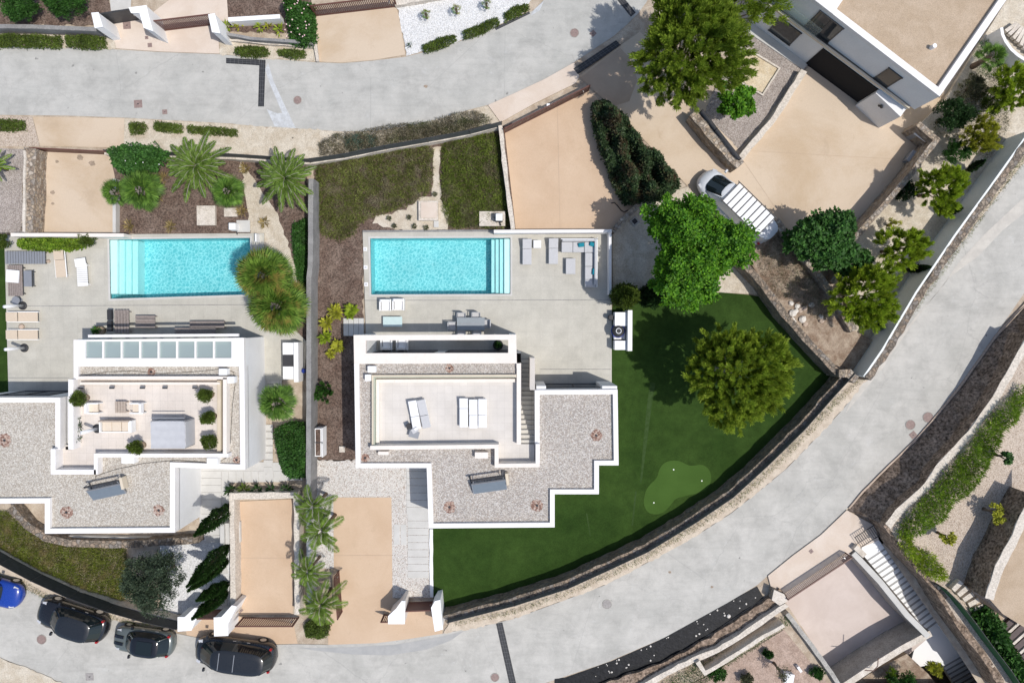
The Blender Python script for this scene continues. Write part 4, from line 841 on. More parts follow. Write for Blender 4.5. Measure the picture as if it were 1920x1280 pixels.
# sunken court and long stair
CZ = -1.9
sheet('court_floor', [(1440,1110),(1592,1015),(1634,1035),(1742,1194),(1600,1315),(1540,1315)], CZ, 'court', 'sunken pinkish court below the brown gate')
sheet('lower_ground', [(1560,960),(1700,940),(1960,1100),(1960,1400),(1560,1400)], -4.2, 'dry_earth', 'earth below the long staircase')
wall('pale retaining wall between the pavement and the sunken court', [(1468,1117),(1592,1036)], .1, .2, CZ, .1, 'court', jit=0)
wall('cream capped wall between the sunken court and the long stair', [(1600,1036),(1650,1090),(1700,1152),(1740,1192)], .25, .30, CZ-1, .25, 'concrete_spk', jit=.01, cap='slab')
wall('speckled concrete wall closing the sunken court at the bottom', [(1745,1186),(1690,1215),(1640,1246),(1585,1283),(1560,1300)], .1, .35, CZ, .1, 'concrete_spk', jit=.01, cap='cream_stone')
wall('narrow weathered grey wall on the left of the sunken court', [(1476,1150),(1515,1200),(1560,1262),(1590,1310)], .5, .28, CZ, .5, 'concrete_spk', jit=.02)
SX = [P(1611,1000,.1), P(1650,978,.1)]
r_ = thing('outdoor_staircase', 'long white concrete staircase in two flights going down beside the sunken court', 'stairs', P(1700,1130,CZ))
def flight(pa, pb, qa, qb, n, za, zb, nm):
    """steps between edge line pa->pb (near top) and qa->qb (bottom); px given on the slope"""
    for i in range(n):
        f0, f1 = i/n, (i+1)/n; z = za+(zb-za)*f0; zc = lambda f: za+(zb-za)*f
        g = lambda s, e, f: P(s[0]+(e[0]-s[0])*f, s[1]+(e[1]-s[1])*f, zc(f))
        a, b, c, d = g(pa, qa, f0), g(pb, qb, f0), g(pb, qb, f1), g(pa, qa, f1)
        mb = MB(); mb.prism([Vector((p.x,p.y,0)) for p in (a, b, c, d)], z-.5, z); so = mb.build('step', 'white', r_)
        mb = MB(); e = g(pa, qa, f1-.28/n), g(pb, qb, f1-.28/n); mb.prism([Vector((p.x,p.y,0)) for p in (e[0], e[1], c, d)], z-.02, z+.004); no = mb.build('nosing_or_shade', 'ledge_grey'); no.parent = so; no.location = no.location-r_.location  # grey band stands in for the riser shadow on each tread
MB().prism(W([(1612,1016),(1648,994),(1668,1010),(1620,1042)], 0), -.6, 0).build('landing', 'white', r_)
flight((1620,1042), (1672,1008), (1735,1180), (1786,1142), 17, -.12, -1.95, 'upper')
MB().prism(W([(1734,1180),(1786,1142),(1820,1210),(1765,1243),(1705,1252),(1720,1195)], -2.06), -3.2, -2.06).build('landing', 'white', r_)
flight((1764,1242), (1820,1210), (1800,1300), (1858,1268), 8, -2.18, -3.0, 'lower')
wall('low cream pier beside the black wrought iron panel', [(1604,1025),(1622,1042)], .5, .35, 0, .5, 'cream_stone', jit=.01)
wall('brown stone wall rising along the right of the long staircase', [(1682,985),(1724,1038),(1772,1104),(1806,1165),(1840,1235),(1870,1300)], (1.1,-1.9), .5, -3.9, lambda f: 1.1-3.0*f, 'stone_rust', jit=.06)
wall('upper cream and brown stone ledge right of the long staircase', [(1762,1096),(1800,1150),(1832,1215),(1862,1270),(1880,1310)], (2.0,.4), .35, -2, lambda f: 2.0-1.6*f, 'stone_pale', jit=.06)
# strip below the road: black sheet, brown wall, cream wall
bs = [(1040,1272),(1060,1270),(1148,1239),(1235,1201),(1335,1146),(1420,1099),(1432,1120),(1337,1184),(1237,1245),(1124,1282),(1090,1292),(1040,1292)]
sheet('ground_sheet', bs, .05, 'black_sheet', 'crinkled black plastic sheet weighed down with stones beside the road', cat='ground sheet')
for i in range(38):
    f = random.random(); u = random.random(); L1 = [(1052,1272),(1148,1239),(1235,1201),(1335,1146),(1420,1099)]; L2 = [(1060,1285),(1130,1266),(1235,1236),(1335,1176),(1428,1114)]
    k = min(3, int(f*4)); t_ = f*4-k; g = lambda L: (L[k][0]*(1-t_)+L[k+1][0]*t_, L[k][1]*(1-t_)+L[k+1][1]*t_)
    a, b = g(L1), g(L2); u = random.choice((.08, .9, random.random())); x, y = a[0]*(1-u)+b[0]*u, a[1]*(1-u)+b[1]*u
    s_ = random.choice((.03,.035,.04,.06)) if i else .12; p = P(x, y, .05); mb = MB()
    mb.lathe([(.0,.0),(s_,.01),(s_*1.1,s_*.5),(s_*.7,s_*.9),(0,s_)], p.x, p.y, 7); mb.v = [(vx+random.uniform(-.01,.01), vy+random.uniform(-.01,.01), vz+.052) for vx, vy, vz in mb.v]
    tag(mb.build('stone', 'rock'), ('largest pale stone lying on the black plastic sheet' if i == 0 else 'small pale stone holding down the black plastic sheet'), 'stone', 'small stones on the black sheet' if i else None)
wall('brown rubble wall sloping down from the black sheet', [(1085,1310),(1150,1286),(1243,1254),(1336,1203),(1444,1133),(1470,1112)], .3, .7, -.5, .3, 'stone_rust', jit=.08)
wall('cream stone wall with a rough top below the black sheet', [(1190,1296),(1250,1262),(1300,1237),(1345,1218),(1400,1185),(1450,1150),(1475,1133)], .7, .34, 0, .7, 'stone_pale', jit=.04)
wall('narrow stone planter wall at the bottom by the garden', [(1308,1240),(1322,1262),(1362,1238),(1420,1200),(1470,1172)], .9, .25, 0, .9, 'cream_stone', jit=.03)
sheet('garden_bed', [(1250,1300),(1320,1270),(1470,1180),(1560,1290),(1560,1310)], .04, 'pink_earth', 'brownish earth corner garden at the bottom edge')
sheet('garden_bed', [(1590,1290),(1640,1256),(1700,1225),(1740,1262),(1770,1300)], -.9, 'dry_earth', 'brown earth bed at the foot of the long staircase', skirt=1)
# ---------------------------------------------------------------- trees and planting
tree('pine_tree', 'largest bushy olive green pine beside the upper driveway', 1296, 88, 5.2, 2.75, 3.05, 2.6, 'l_pine', 820, 170, .165, 'pine', lump=.34, cl=.115, nb=12)
tree('pine_tree', 'round pine standing alone on the dark lawn', 1384, 702, 4.6, 2.85, 2.75, 2.4, 'l_pine2', 760, 170, .15, 'pine', lump=.20, cl=.10, nb=12, bark='bark_pale')
tree('pine_tree', 'pine crown cut by the top edge behind the largest pine', 1395, 8, 4.0, 2.0, 1.3, 1.6, 'l_pine', 170, 70, .18, 'pine', lump=.35, nb=6)
tree('broadleaf_tree', 'bright green spreading broadleaf tree beside the white van', 1301, 470, 5.0, 2.55, 3.1, 2.2, 'l_bright', 520, 130, .165, 'broad', base=.1, lump=.42, cl=.10, nb=10)
tree('broadleaf_tree', 'small bright green tree in the grey gravel garden', 1380, 190, 2.6, 1.1, 1.1, .9, 'l_bright', 60, 80, .18, 'broad', lump=.3, nb=5)
tree('fig_tree', 'dark green broadleaf tree beside the open driveway corner', 1546, 447, 3.4, 1.95, 1.65, 1.4, 'l_green', 170, 90, .22, 'broad', base=.3, lump=.3, nb=8)
tree('shrub', 'darker green shrub between the fig tree and the large lime green tree', 1600, 498, 2.2, 1.1, 1.0, .9, 'l_green', 70, 70, .18, 'broad', base=.3, lump=.3, nb=5, cat='shrub')
tree('mastic_tree', 'largest lime green tree beside the pale retaining wall', 1622, 556, 3.0, 1.7, 1.75, 1.3, 'l_lime', 264, 144, 0.162, 'pine', base=.5, lump=.4, nb=8)
tree('mastic_tree', 'lime green tree between the largest one and the round one above it', 1690, 465, 2.6, 1.3, 1.1, 1.0, 'l_lime', 192, 127, 0.145, 'pine', base=.35, lump=.3, nb=6)
tree('mastic_tree', 'round lime green tree halfway up the garden bed beside the pale retaining wall', 1764, 355, 2.6, 1.25, 1.3, 1.0, 'l_lime', 192, 136, 0.145, 'pine', base=.35, lump=.25, nb=6)
tree('mastic_tree', 'small yellowish tree near the upper bend of the garden bed', 1838, 255, 2.2, .85, .95, .8, 'l_yellow', 136, 110, 0.128, 'pine', base=.35, lump=.3, nb=5)
tree('mastic_tree', 'lime green tree cut by the right edge below the palm', 1897, 168, 2.6, 1.0, 1.25, .9, 'l_lime', 160, 119, 0.136, 'pine', base=.35, lump=.3, nb=5)
tree('shrub', 'dark round shrub beside the corner of the two storey house', 1787, 216, 1.9, 1.15, .85, .9, 'l_dark', 90, 80, .16, 'fine', base=.35, lump=.25, nb=5, cat='shrub')
tree('shrub', 'low dark shrub in shade left of the round lime green tree', 1700, 360, 1.1, .75, .65, .55, 'l_dark', 50, 60, .14, 'fine', base=.35, nb=4, cat='shrub', trunk=False)
tree('shrub', 'dark green shrub between the dark round shrub and the yellowish tree', 1800, 283, 1.4, 1.0, .75, .6, 'l_green', 55, 60, .14, 'fine', base=.35, nb=4, cat='shrub', trunk=False)
tree('shrub', 'brownish twiggy shrub beside the long side of the two storey house', 1822, 165, 1.0, 1.0, .9, .5, 'l_drygreen', 60, 50, .14, 'fine', base=.35, nb=4, cat='shrub', trunk=False)
tree('shrub', 'green shrub under the garden palm at the upper right', 1858, 190, 1.2, .7, .9, .6, 'l_hedge', 50, 60, .14, 'fine', base=.35, nb=4, cat='shrub', trunk=False)
tree('shrub', 'small yellow green sapling on bare pale soil above the middle lime green tree', 1675, 420, 1.0, .45, .4, .5, 'l_yellow', 16, 30, .12, 'fine', base=.35, nb=4, cat='shrub')
tree('olive_tree', 'grey green olive tree above the parked small car', 287, 1088, 2.6, 1.85, 1.85, 1.4, 'l_olive', 220, 110, .13, 'fine', lump=.3, nb=8)
for i, (bx, by, tx, ty, h, r, l) in enumerate([(1158,556,1192,553,5.4,.72,'lighter green conifer leaning against the terrace corner'),(1207,556,1245,554,5.4,.66,'dark conifer between the two other conifers below the bright tree'),(1246,558,1284,554,5.2,.58,'dark conifer nearest the round lawn pine, in the row of three')]):
    cypress(l, bx, by, tx, ty, h, r, mat='l_hedge' if i == 0 else 'l_dark', group='conifers along the top of the lawn', n=13000, ls=.15)
for i, (bx, by, tx, ty, h, r, l) in enumerate([(432,950,364,1004,5.0,.48,'uppermost cypress beside the steps of the lower parking bay'),(428,1022,350,1100,5.2,.46,'second cypress down, the longest of the four over the white gravel'),
        (426,1050,352,1108,4.4,.34,'slim cypress just under the longest one'),(427,1092,368,1126,3.4,.36,'short cypress above the lowest one by the gate'),(425,1108,360,1160,4.0,.38,'lowest cypress, leaning over the brown gate roofline')]):
    cypress(l, bx, by, tx, ty, h, r, group='cypresses over the white gravel', n=8000, ls=.12)
for i, (x, y, tx, ty) in enumerate([(1770,398,1805,390),(1700,506,1745,500),(1812,320,1848,300),(1642,610,1655,612)]):
    cypress(['slim dark cypress shrub below the round lime green tree','slim dark cypress shrub right of the large lime green tree','slim dark cypress shrub near the yellowish tree','slim dark cypress shrub at the lower end of the pale retaining wall'][i], x, y, tx, ty, 1.9, .22, .35, 'l_dark', 'slim cypress shrubs beside the pale retaining wall', 1800, .12)
hedge('long dark oleander hedge between the upper parking court and the driveway ramp', [(1118,180),(1135,172),(1158,180),(1182,205),(1200,240),(1222,262),(1248,280),(1272,310),(1286,340),(1262,362),(1215,372),(1180,372),(1160,340),(1145,300),(1130,260),(1118,215)], 2.6, 'l_oleander', zp=2.4, dens=2600, ls=.16, edge=.7, hump=2.6)
hedge('dense dark green hedge block beside the dividing wall', [(508,806),(540,795),(572,800),(576,850),(572,900),(545,903),(520,893),(512,850)], 1.8, 'l_green', zp=1.7, dens=2200, ls=.13, edge=.35)
hedge('clipped low hedge at the far left above the upper road', [(-20,60),(60,60),(105,62),(108,76),(104,85),(50,84),(-20,83)], .7, dens=1900, ls=.09, group='clipped hedges along the upper road')
hedge('clipped low hedge left of the white gate pillars', [(115,63),(150,61),(188,64),(190,85),(165,88),(118,83)], .7, dens=1900, ls=.09, group='clipped hedges along the upper road')
hedge('small oval hedge right of the white gate pillars', [(436,85),(460,81),(495,86),(502,95),(490,103),(450,103),(436,97)], .6, dens=2000, ls=.09, group='clipped hedges along the upper road')
hedge('small oval hedge left of the upper peach driveway', [(515,90),(540,88),(568,91),(569,102),(550,107),(518,99)], .6, dens=2000, ls=.09, group='clipped hedges along the upper road')
hedge('clipped hedge at the lower left of the white gravel bed', [(790,80),(820,68),(852,61),(855,72),(830,86),(795,95)], .6, dens=2000, ls=.09, group='clipped hedges along the upper road')
hedge('clipped hedge in the middle of the white gravel edge', [(867,55),(900,40),(932,28),(937,40),(905,58),(870,70)], .6, dens=2000, ls=.09, group='clipped hedges along the upper road')
hedge('clipped hedge at the right end of the white gravel edge', [(945,20),(965,6),(990,1),(993,12),(970,26),(947,36)], .6, dens=2000, ls=.09, group='clipped hedges along the upper road')
hedge('short hedge at the far left below the upper road', [(-20,222),(15,220),(37,224),(38,240),(15,243),(-20,242)], .6, dens=1900, ls=.09, group='clipped hedges along the upper road')
hedge('small round hedge at the right of the short peach driveway', [(236,228),(262,225),(270,235),(262,248),(238,248)], .6, dens=1900, ls=.09, group='clipped hedges along the upper road')
hedge('clipped hedge left half of the pair below the upper road', [(283,226),(310,227),(337,232),(336,247),(300,245),(283,240)], .6, dens=1900, ls=.09, group='clipped hedges along the upper road')
hedge('clipped hedge right half of the pair below the upper road', [(345,233),(390,234),(440,240),(440,252),(390,250),(348,246)], .6, dens=1900, ls=.09, group='clipped hedges along the upper road')
hedge('rounded hedge at the mouth of the two lower driveways', [(566,1178),(575,1168),(600,1168),(614,1175),(613,1195),(595,1203),(570,1201)], .7, dens=1900, ls=.1)
hedge('climbing green hedge row on the left pool terrace wall', [(20,446),(70,443),(120,445),(150,448),(150,462),(115,470),(60,468),(24,462)], .8, 'l_vine', dens=1500, ls=.13, base=.15)
tree('shrub', 'round green shrub at the right end of the climbing hedge row', 163, 451, .9, .50, .45, .45, 'l_hedge', 40, 70, .10, 'fine', base=.15, trunk=False, cat='shrub')
tree('shrub', 'rounded shrub cut by the left edge beside the pool terrace', 2, 452, .9, .6, .5, .5, 'l_hedge', 45, 70, .10, 'fine', base=.15, trunk=False, cat='shrub')
tree('shrub', 'dark round shrub at the top left corner', 36, 8, 1.4, 1.25, 1.05, 1.0, 'l_green', 110, 90, .13, 'fine', trunk=False, cat='shrub', lump=.12)
tree('shrub', 'dark round shrub second from the top left corner', 124, 2, 1.4, 1.3, 1.0, 1.0, 'l_green', 110, 90, .13, 'fine', trunk=False, cat='shrub', lump=.12)
tree('oleander_bush', 'white flowered oleander bush above the left garden fan palm', 258, 298, 1.6, 1.75, .95, .9, 'l_green', 130, 80, .15, 'broad', trunk=False, cat='bush', lump=.3)
r_ = hedge('tall oleander with pink flowers left of the upper peach driveway', [(526,-8),(575,-8),(580,20),(582,66),(565,72),(535,68),(528,30)], 1.8, 'l_green', name='oleander_bush', zp=1.7, dens=2200, ls=.15, cat='bush')
mb = MB()
for i in range(26):
    p = P(random.uniform(530,580), random.uniform(0,70), 1.8); mb.lathe([(0,-.03),(.045,0),(.035,.03),(0,.04)], p.x, p.y, 6); mb.v[-24:] = [(a, b, c+1.78) for a, b, c in mb.v[-24:]]
mb.build('flower', 'flower_pink', r_)
r0_ = [o for o in COL.objects if o.get('label', '').startswith('white flowered')][0]; mb = MB()
for i in range(6):
    p = P(random.uniform(225,300), random.uniform(280,315), 2.4); mb.lathe([(0,-.03),(.035,0),(.03,.03),(0,.04)], p.x, p.y, 6); mb.v[-24:] = [(a, b, c+2.35) for a, b, c in mb.v[-24:]]
mb.build('flower', 'flower_white', r0_)
feather_palm('date_palm', 'larger date palm left of the twin garden fan palm', 371, 312, 2.4, 2.15, mat='l_palm_date', nf=34)
feather_palm('date_palm', 'date palm with drooping fronds beside the grey dividing wall', 537, 336, 2.4, 2.0, mat='l_palm_date', nf=34)
feather_palm('agave_plant', 'yellow green spiky plant cut by the left edge above the pool', -8, 312, 1.3, 1.2, base=.3, mat='l_vine', nf=18)
fan_palm('fan_palm', 'broad fan palm at the corner of the left parking court', 264, 356, 2.0, 1.45, nf=38)
fan_palm('fan_palm', 'smaller fan palm head merging with the left side of the broad one', 215, 360, 1.7, 1.0, nf=26)
fan_palm('fan_palm', 'fan palm between the two date palms', 426, 358, 2.0, 1.2, nf=34)
fan_palm('fan_palm', 'upper big fan palm with yellowing fronds over the end of the left pool', 494, 516, 3.8, 1.95, nf=60, mat='l_palm_dry')
fan_palm('fan_palm', 'lower big fan palm with dry fronds beside the left pool', 520, 574, 3.4, 2.05, nf=60, mat='l_palm_dry')
fan_palm('fan_palm', 'fan palm beside the white outdoor counter of the left house', 519, 755, 2.8, 1.35, nf=38)
fan_palm('fan_palm', 'fan palm in the upper right garden beside the curved stair', 1862, 104, 2.2, 1.0, base=.35, nf=24, mat='l_palm')
for i, (x, y, l) in enumerate([(798,26,'small fan palm seedling at the left of the white gravel bed'),(855,17,'small fan palm seedling in the middle of the white gravel bed'),(912,7,'small fan palm seedling at the right of the white gravel bed')]):
    fan_palm('fan_palm', l, x, y, .7, .42, nf=12, nb=12, small=True, group='palm seedlings in white gravel', mat='l_palm_dry')
for i, (x, y, z, r, l) in enumerate([(588,948,2.9,1.5,'uppermost feather palm of the column between the two lower driveways'),(604,992,3.1,1.7,'second feather palm of the column, with a frond over the left parking bay'),(578,1070,2.6,1.3,'third feather palm of the column between the two lower driveways'),(602,1132,2.4,1.6,'lowest feather palm by the folded brown gate')]):
    feather_palm('feather_palm', l, x, y, z, r, nf=11+i*2, mat='l_feather', leafl=.31, lw=.011, droop=1.6, group='feather palms between the lower driveways', nlf=120)
# ground covers
plantmass('ground_cover', 'mounded green and brown ground cover left of the limestone patch', 'ground cover', [(596,306),(640,298),(720,283),(800,272),(814,280),(812,330),(806,362),(780,378),(745,395),(700,408),(675,420),(664,442),(635,452),(605,440),(592,400),(594,350)], 0, .03, .30, 1050, .17, 'l_cover', 'blade', 'stuff', hump=1.4)
plantmass('ground_cover', 'mounded green ground cover right of the limestone patch', 'ground cover', [(828,272),(880,258),(925,248),(938,262),(942,330),(955,380),(960,425),(915,430),(900,428),(845,428),(830,395),(828,340)], 0, .03, .30, 1200, .17, 'l_cover3', 'blade', 'stuff', hump=1.4)
plantmass('ground_cover', 'olive green ground cover slope above the parked cars', 'ground cover', [(-40,950),(20,958),(55,990),(100,1015),(160,1020),(235,1018),(245,1060),(250,1110),(225,1128),(150,1110),(80,1078),(20,1042),(-40,1020)], 0, .03, .35, 1150, .18, 'l_cover2', 'blade', 'stuff', hump=1.3)
plantmass('scrub', 'grey brown dry scrub between the upper road and the screen fence', 'scrub', [(596,268),(625,252),(660,248),(700,240),(745,232),(800,228),(850,212),(895,208),(922,222),(915,240),(870,250),(800,264),(720,277),(640,292),(600,292)], .3, .05, .55, 900, .17, 'l_dry', 'blade', 'stuff', hump=3.2)
plantmass('scrub', 'blue green scrub patch in the middle of the dry scrub', 'scrub', [(645,256),(690,250),(712,258),(706,275),(670,284),(648,278)], .3, .05, .6, 1300, .15, 'l_blue', 'blade', 'stuff', hump=3)
plantmass('scrub', 'olive brown scrub tufts mixed along the screen fence', 'scrub', [(760,236),(800,232),(880,222),(910,226),(870,246),(800,260),(740,268),(735,250)], .3, .05, .5, 900, .15, 'l_drygreen', 'blade', 'stuff', hump=3.6)
plantmass('scrub', 'scrub on the dry bank above the lawn corner', 'scrub', [(1412,478),(1455,440),(1490,480),(1530,530),(1560,600),(1530,600),(1490,560),(1450,560)], .7, .7, .35, 380, .14, 'l_drygreen', 'blade', 'stuff', hump=3)
plantmass('scrub', 'sparse dry scrub under the shrubs of the upper right garden', 'scrub', [(1775,195),(1835,140),(1890,150),(1890,240),(1850,300),(1790,270),(1740,240)], .35, .35, .35, 450, .14, 'l_drygreen', 'blade', 'stuff', hump=3)
plantmass('grass', 'patchy grass tufts along the verge of the lower road', 'grass', [(850,1164),(960,1141),(1060,1106),(1135,1074),(1210,1038),(1302,981),(1375,935),(1440,874),(1508,806),(1562,748),(1608,712),(1650,655),(1730,548),(1800,450),(1875,345),(1925,275),(1935,285),(1885,350),(1808,455),(1740,552),(1660,655),(1618,712),(1572,755),(1516,815),(1450,882),(1383,942),(1308,990),(1215,1046),(1140,1082),(1065,1114),(965,1149),(855,1171)], .07, .07, .16, 420, .14, 'l_grass', 'blade', 'stuff', edge=.1)
plantmass('grass', 'patchy grass tufts along the verge above the parked cars', 'grass', [(-20,1066),(40,1085),(110,1122),(200,1148),(270,1166),(328,1178),(326,1184),(260,1172),(195,1156),(105,1130),(35,1096),(-20,1076)], .07, .07, .14, 420, .13, 'l_grass', 'blade', 'stuff', edge=.1)
plantmass('grass', 'weeds along the foot of the cream wall at the bottom edge', 'grass', [(1215,1296),(1290,1250),(1340,1228),(1440,1180),(1475,1150),(1484,1165),(1440,1195),(1345,1258),(1310,1296)], .1, .05, .25, 520, .16, 'l_green', 'blade', 'stuff', edge=.2)
plantmass('scrub', 'small weeds under the curved stair garden', 'scrub', [(1830,80),(1872,70),(1900,120),(1880,150),(1830,140)], .35, .35, .3, 700, .13, 'l_green', 'blade', 'stuff')
for i, (x, y, l) in enumerate([(245,424,'straw coloured grass tuft at the left of the mulched garden'),(322,426,'straw coloured grass tuft in the middle of the mulched garden'),(300,370,'small dry tuft between the broad fan palm and the date palm'),(462,318,'dry tuft between the two date palms'),(455,396,'dry tuft right of the pale square slab'),(310,335,'dry tuft right of the white flowered bush'),(498,418,'low dry tuft above the big fan palm')]):
    leafy('grass_tuft', l, x, y, .05, .45, .3, 'l_straw', 70, .12, 'dry grass tufts in the mulched garden')
# lower right plants
for k, (poly, l, m_) in enumerate([([(1905,745),(1925,720),(1935,760),(1890,815),(1862,868),(1835,915),(1800,940),(1775,975),(1735,1000),(1706,1020),(1690,1000),(1712,965),(1750,925),(1785,885),(1815,850),(1850,800),(1880,765)], 'bright green hedge with white flowers along the top of the brown wall', 'l_vine'),
        ([(1690,1005),(1712,1000),(1722,1030),(1752,1040),(1778,1075),(1782,1088),(1762,1092),(1735,1075),(1712,1050),(1695,1030)], 'lighter green hedge strand turning down beside the long staircase', 'l_lime'),
        ([(1830,1150),(1860,1145),(1885,1170),(1905,1215),(1935,1260),(1935,1300),(1905,1262),(1870,1210)], 'green shrub hedge along the plank steps', 'l_green')]):
    hedge(l, poly, .8, m_, zp=2.7, base=G2-.1, dens=620, ls=.27, edge=.3, style='blade' if k < 2 else 'broad')
for i, (x, y, l, m_) in enumerate([(1866,962,'small yellow green sapling in the pale gravel garden','l_yellow'),(1778,1008,'tiny sapling near the corner of the pale gravel garden','l_yellow'),(1888,858,'tiny dark sapling at the upper right of the pale gravel garden','l_green')]):
    tree('sapling', l, x, y, G2+1.0, .35 if i else .55, .35 if i else .6, .45, m_, 14, 34, .16, 'broad', base=G2-.06, nb=4)
tree('broadleaf_tree', 'dark trunked bare tree at the bottom edge beside the sunken court', 1466, 1262, 1.4, .5, .7, .4, 'l_drygreen', 18, 24, .12, 'fine', nb=9, bark='bark')
tree('shrub', 'green shrub at the bottom edge at the foot of the staircase', 1690, 1276, .1, .9, .7, .6, 'l_green', 60, 60, .15, 'fine', base=-.9, trunk=False, cat='shrub')
tree('shrub', 'yellow green spiky shrub left of the foot of the staircase', 1752, 1250, -.1, .45, .45, .5, 'l_yellow', 30, 40, .15, 'fine', base=-.9, trunk=False, cat='shrub')
tree('shrub', 'small green shrub at the bottom edge near the speckled wall', 1672, 1268, .0, .35, .5, .4, 'l_vine', 24, 40, .14, 'fine', base=-.9, trunk=False, cat='shrub')
for x, y, rx, l in [(1345,1262,.55,'low green shrub at the end of the stone planter by the bottom edge'),(1400,1272,.4,'small dry green shrub on the brown corner garden'),(1532,1262,.45,'green shrub beside the weathered wall near the bottom edge'),(1440,1225,.3,'tiny green shrub below the stone planter')]:
    tree('shrub', l, x, y, .35, rx, rx*.9, .35, 'l_drygreen' if 'dry' in l else 'l_green', 30, 50, .14, 'fine', base=.04, trunk=False, cat='shrub')
# beds by the main house
for i, (x, y, r, l) in enumerate([(632,585,.55,'yellow green leafy shrub, topmost beside the stepping blocks'),(660,580,.5,'yellow green leafy shrub at the terrace corner by the stepping blocks'),(615,606,.5,'yellow green leafy shrub left of the stepping blocks'),(612,632,.5,'yellow green leafy shrub below left of the stepping blocks'),(635,648,.5,'yellow green leafy shrub at the corner of the pergola wall'),(658,590,.4,'small yellow green shrub squeezed against the terrace'),(622,662,.35,'lowest small yellow green shrub by the pergola wall')]):
    leafy('leafy_shrub', l, x, y, .05, r, .5, 'l_yellow' if i % 2 == 0 else 'l_lime', 75, .32, 'yellow green shrubs by the stepping blocks', 'shrub')
tree('cycad_plant', 'round dark green cycad alone in the mulch strip', 606, 735, .5, .6, .6, .4, 'l_green', 40, 70, .16, 'pine', trunk=False, cat='plant')
plantmass('ivy', 'green creeper on the left face of the grey dividing wall', 'creeper', [(549,420),(575,408),(574,480),(572,540),(556,520),(550,470)], .3, .05, .6, 1500, .12, 'l_green', 'broad', 'stuff')
for i, (x, l) in enumerate([(436,'spiky dark plant at the left end of the planter above the parking bay'),(460,'dark plant with yellow leaves second in the planter above the parking bay'),(486,'dark leafy plant in the middle of the planter above the parking bay'),(512,'dark leafy plant fourth in the planter above the parking bay'),(540,'dark leafy plant at the right end of the planter above the parking bay')]):
    leafy('planter_plant', l, x, 916, .2, .5, .6, 'l_dark' if i != 1 else 'l_hedge', 60, .22, 'plants in the planter above the parking bay')
for i, (x, y, l) in enumerate([(428,52,'yellow green strap leaved plant right of the white gate'),(450,48,'second strap leaved plant right of the white gate'),(490,52,'strap leaved plant halfway along the dark planter'),(505,48,'strap leaved plant with one yellow leaf in the dark planter'),(525,58,'low yellow leaved plant at the right end of the dark planter')]):
    leafy('strap_plant', l, x, y, .05, .42, .4, 'l_yellow' if i % 2 else 'l_lime', 34, .2, 'strap leaved plants in the dark planter')
for i, (x, y, l) in enumerate([(770,87,'small dark spiky plant in the corner of the white gravel bed'),(122,1050+0,'')][:1]):
    leafy('spiky_plant', l, x, y, .05, .3, .3, 'l_dark', 26, .12)
for i, (x, y) in enumerate([(730,410),(768,408),(740,424),(778,425),(800,428),(816,365)]):
    leafy('grass_tuft', ['dark tuft left on the limestone patch','dark tuft near the square pump cover','dark tuft low on the limestone patch beside the pool edge','dark tuft below the square pump cover','dark tuft by the pool edge right of the limestone patch','dark tuft above the square pump cover'][i], x, y, .06, .22, .15, 'l_drygreen', 60, .2, 'dark tufts on the limestone patch')
# rocks on the dry bank
for i in range(16):
    x, y = 1480+random.random()*60, 560+random.random()*55; s_ = random.uniform(.1,.24); p = P(x, y, .7); mb = MB().lathe([(.01,0),(s_,.02),(s_*1.05,s_*.5),(s_*.6,s_*.9),(0,s_)], p.x, p.y, 7)
    mb.v = [(a+random.uniform(-.03,.03), b+random.uniform(-.03,.03), c+.69) for a, b, c in mb.v]
    tag(mb.build('rock', 'rock' if i % 3 else 'rock_warm'), 'pale rock in the rubble heap on the dry bank above the lawn corner', 'rock', 'rocks heaped on the dry bank')
# ---------------------------------------------------------------- gates, drains, covers
def fur(name, label, cat, px, py, z, rot, parts, group=None):
    """parts: (part name, material, [boxes (cx,cy,cz,sx,sy,sz[,ry[,rz]])]) in metres; x = right, y = up in plan before rotation"""
    p = P(px, py, z); root = thing(name, label, cat, p, R(rot), group)
    for nm, m_, bx in parts:
        mb = MB()
        for b in bx: mb.box(*b[:6], rz=b[7] if len(b) > 7 else 0, ry=b[6] if len(b) > 6 else 0)
        o = mb.build(nm, m_, root, local=True)
        if m_ in ('white_fabric','grey_fabric','light_fabric','cream_fabric','teal_fabric','tarp'):
            bv = o.modifiers.new('soft', 'BEVEL'); bv.width = .035; bv.segments = 3
    return root
def slat_gate(label, a, b, z0, z1, zp, n, mat='rust_metal', name='gate', closed=False, group=None):
    A, B = P(*a, zp), P(*b, zp); A.z = B.z = 0; d = B-A; L = d.length; d.normalize(); rz = math.atan2(d.y, d.x); c = (A+B)/2
    root = thing(name, label, 'gate', (c.x, c.y, z0), 0, group)
    mb = MB(); mb.box(c.x, c.y, z0+.08, L, .06, .07, rz); mb.box(c.x, c.y, z1-.035, L, .07, .07, rz)
    for q in (A, B): mb.box(q.x, q.y, (z0+z1)/2, .07, .07, z1-z0, rz)
    mb.build('frame', mat, root); mb = MB()
    if closed: mb.box(c.x, c.y, (z0+z1)/2, L-.08, .03, z1-z0-.15, rz)
    else:
        for i in range(n):
            q = A.lerp(B, (i+.5)/n); mb.box(q.x, q.y, (z0+z1)/2, L/n*.5, .035, z1-z0-.12, rz)
    mb.build('slat_panel', mat, root)
    k = A.lerp(B, .93); MB().box(k.x, k.y, (z0+z1)/2, .05, .14, .2, rz).build('handle', 'steel', root); return root
slat_gate('long brown slatted sliding gate across the upper parking court', (945,241), (1106,160), .06, 1.15, 1.15, 62)
slat_gate('low plain brown gate above the left parking court', (55,277), (203,284), .06, .95, .95, 30, closed=True)
slat_gate('brown slatted gate between the two right white gate pillars at the top', (282,40), (392,27), .06, 1.5, 1.5, 34)
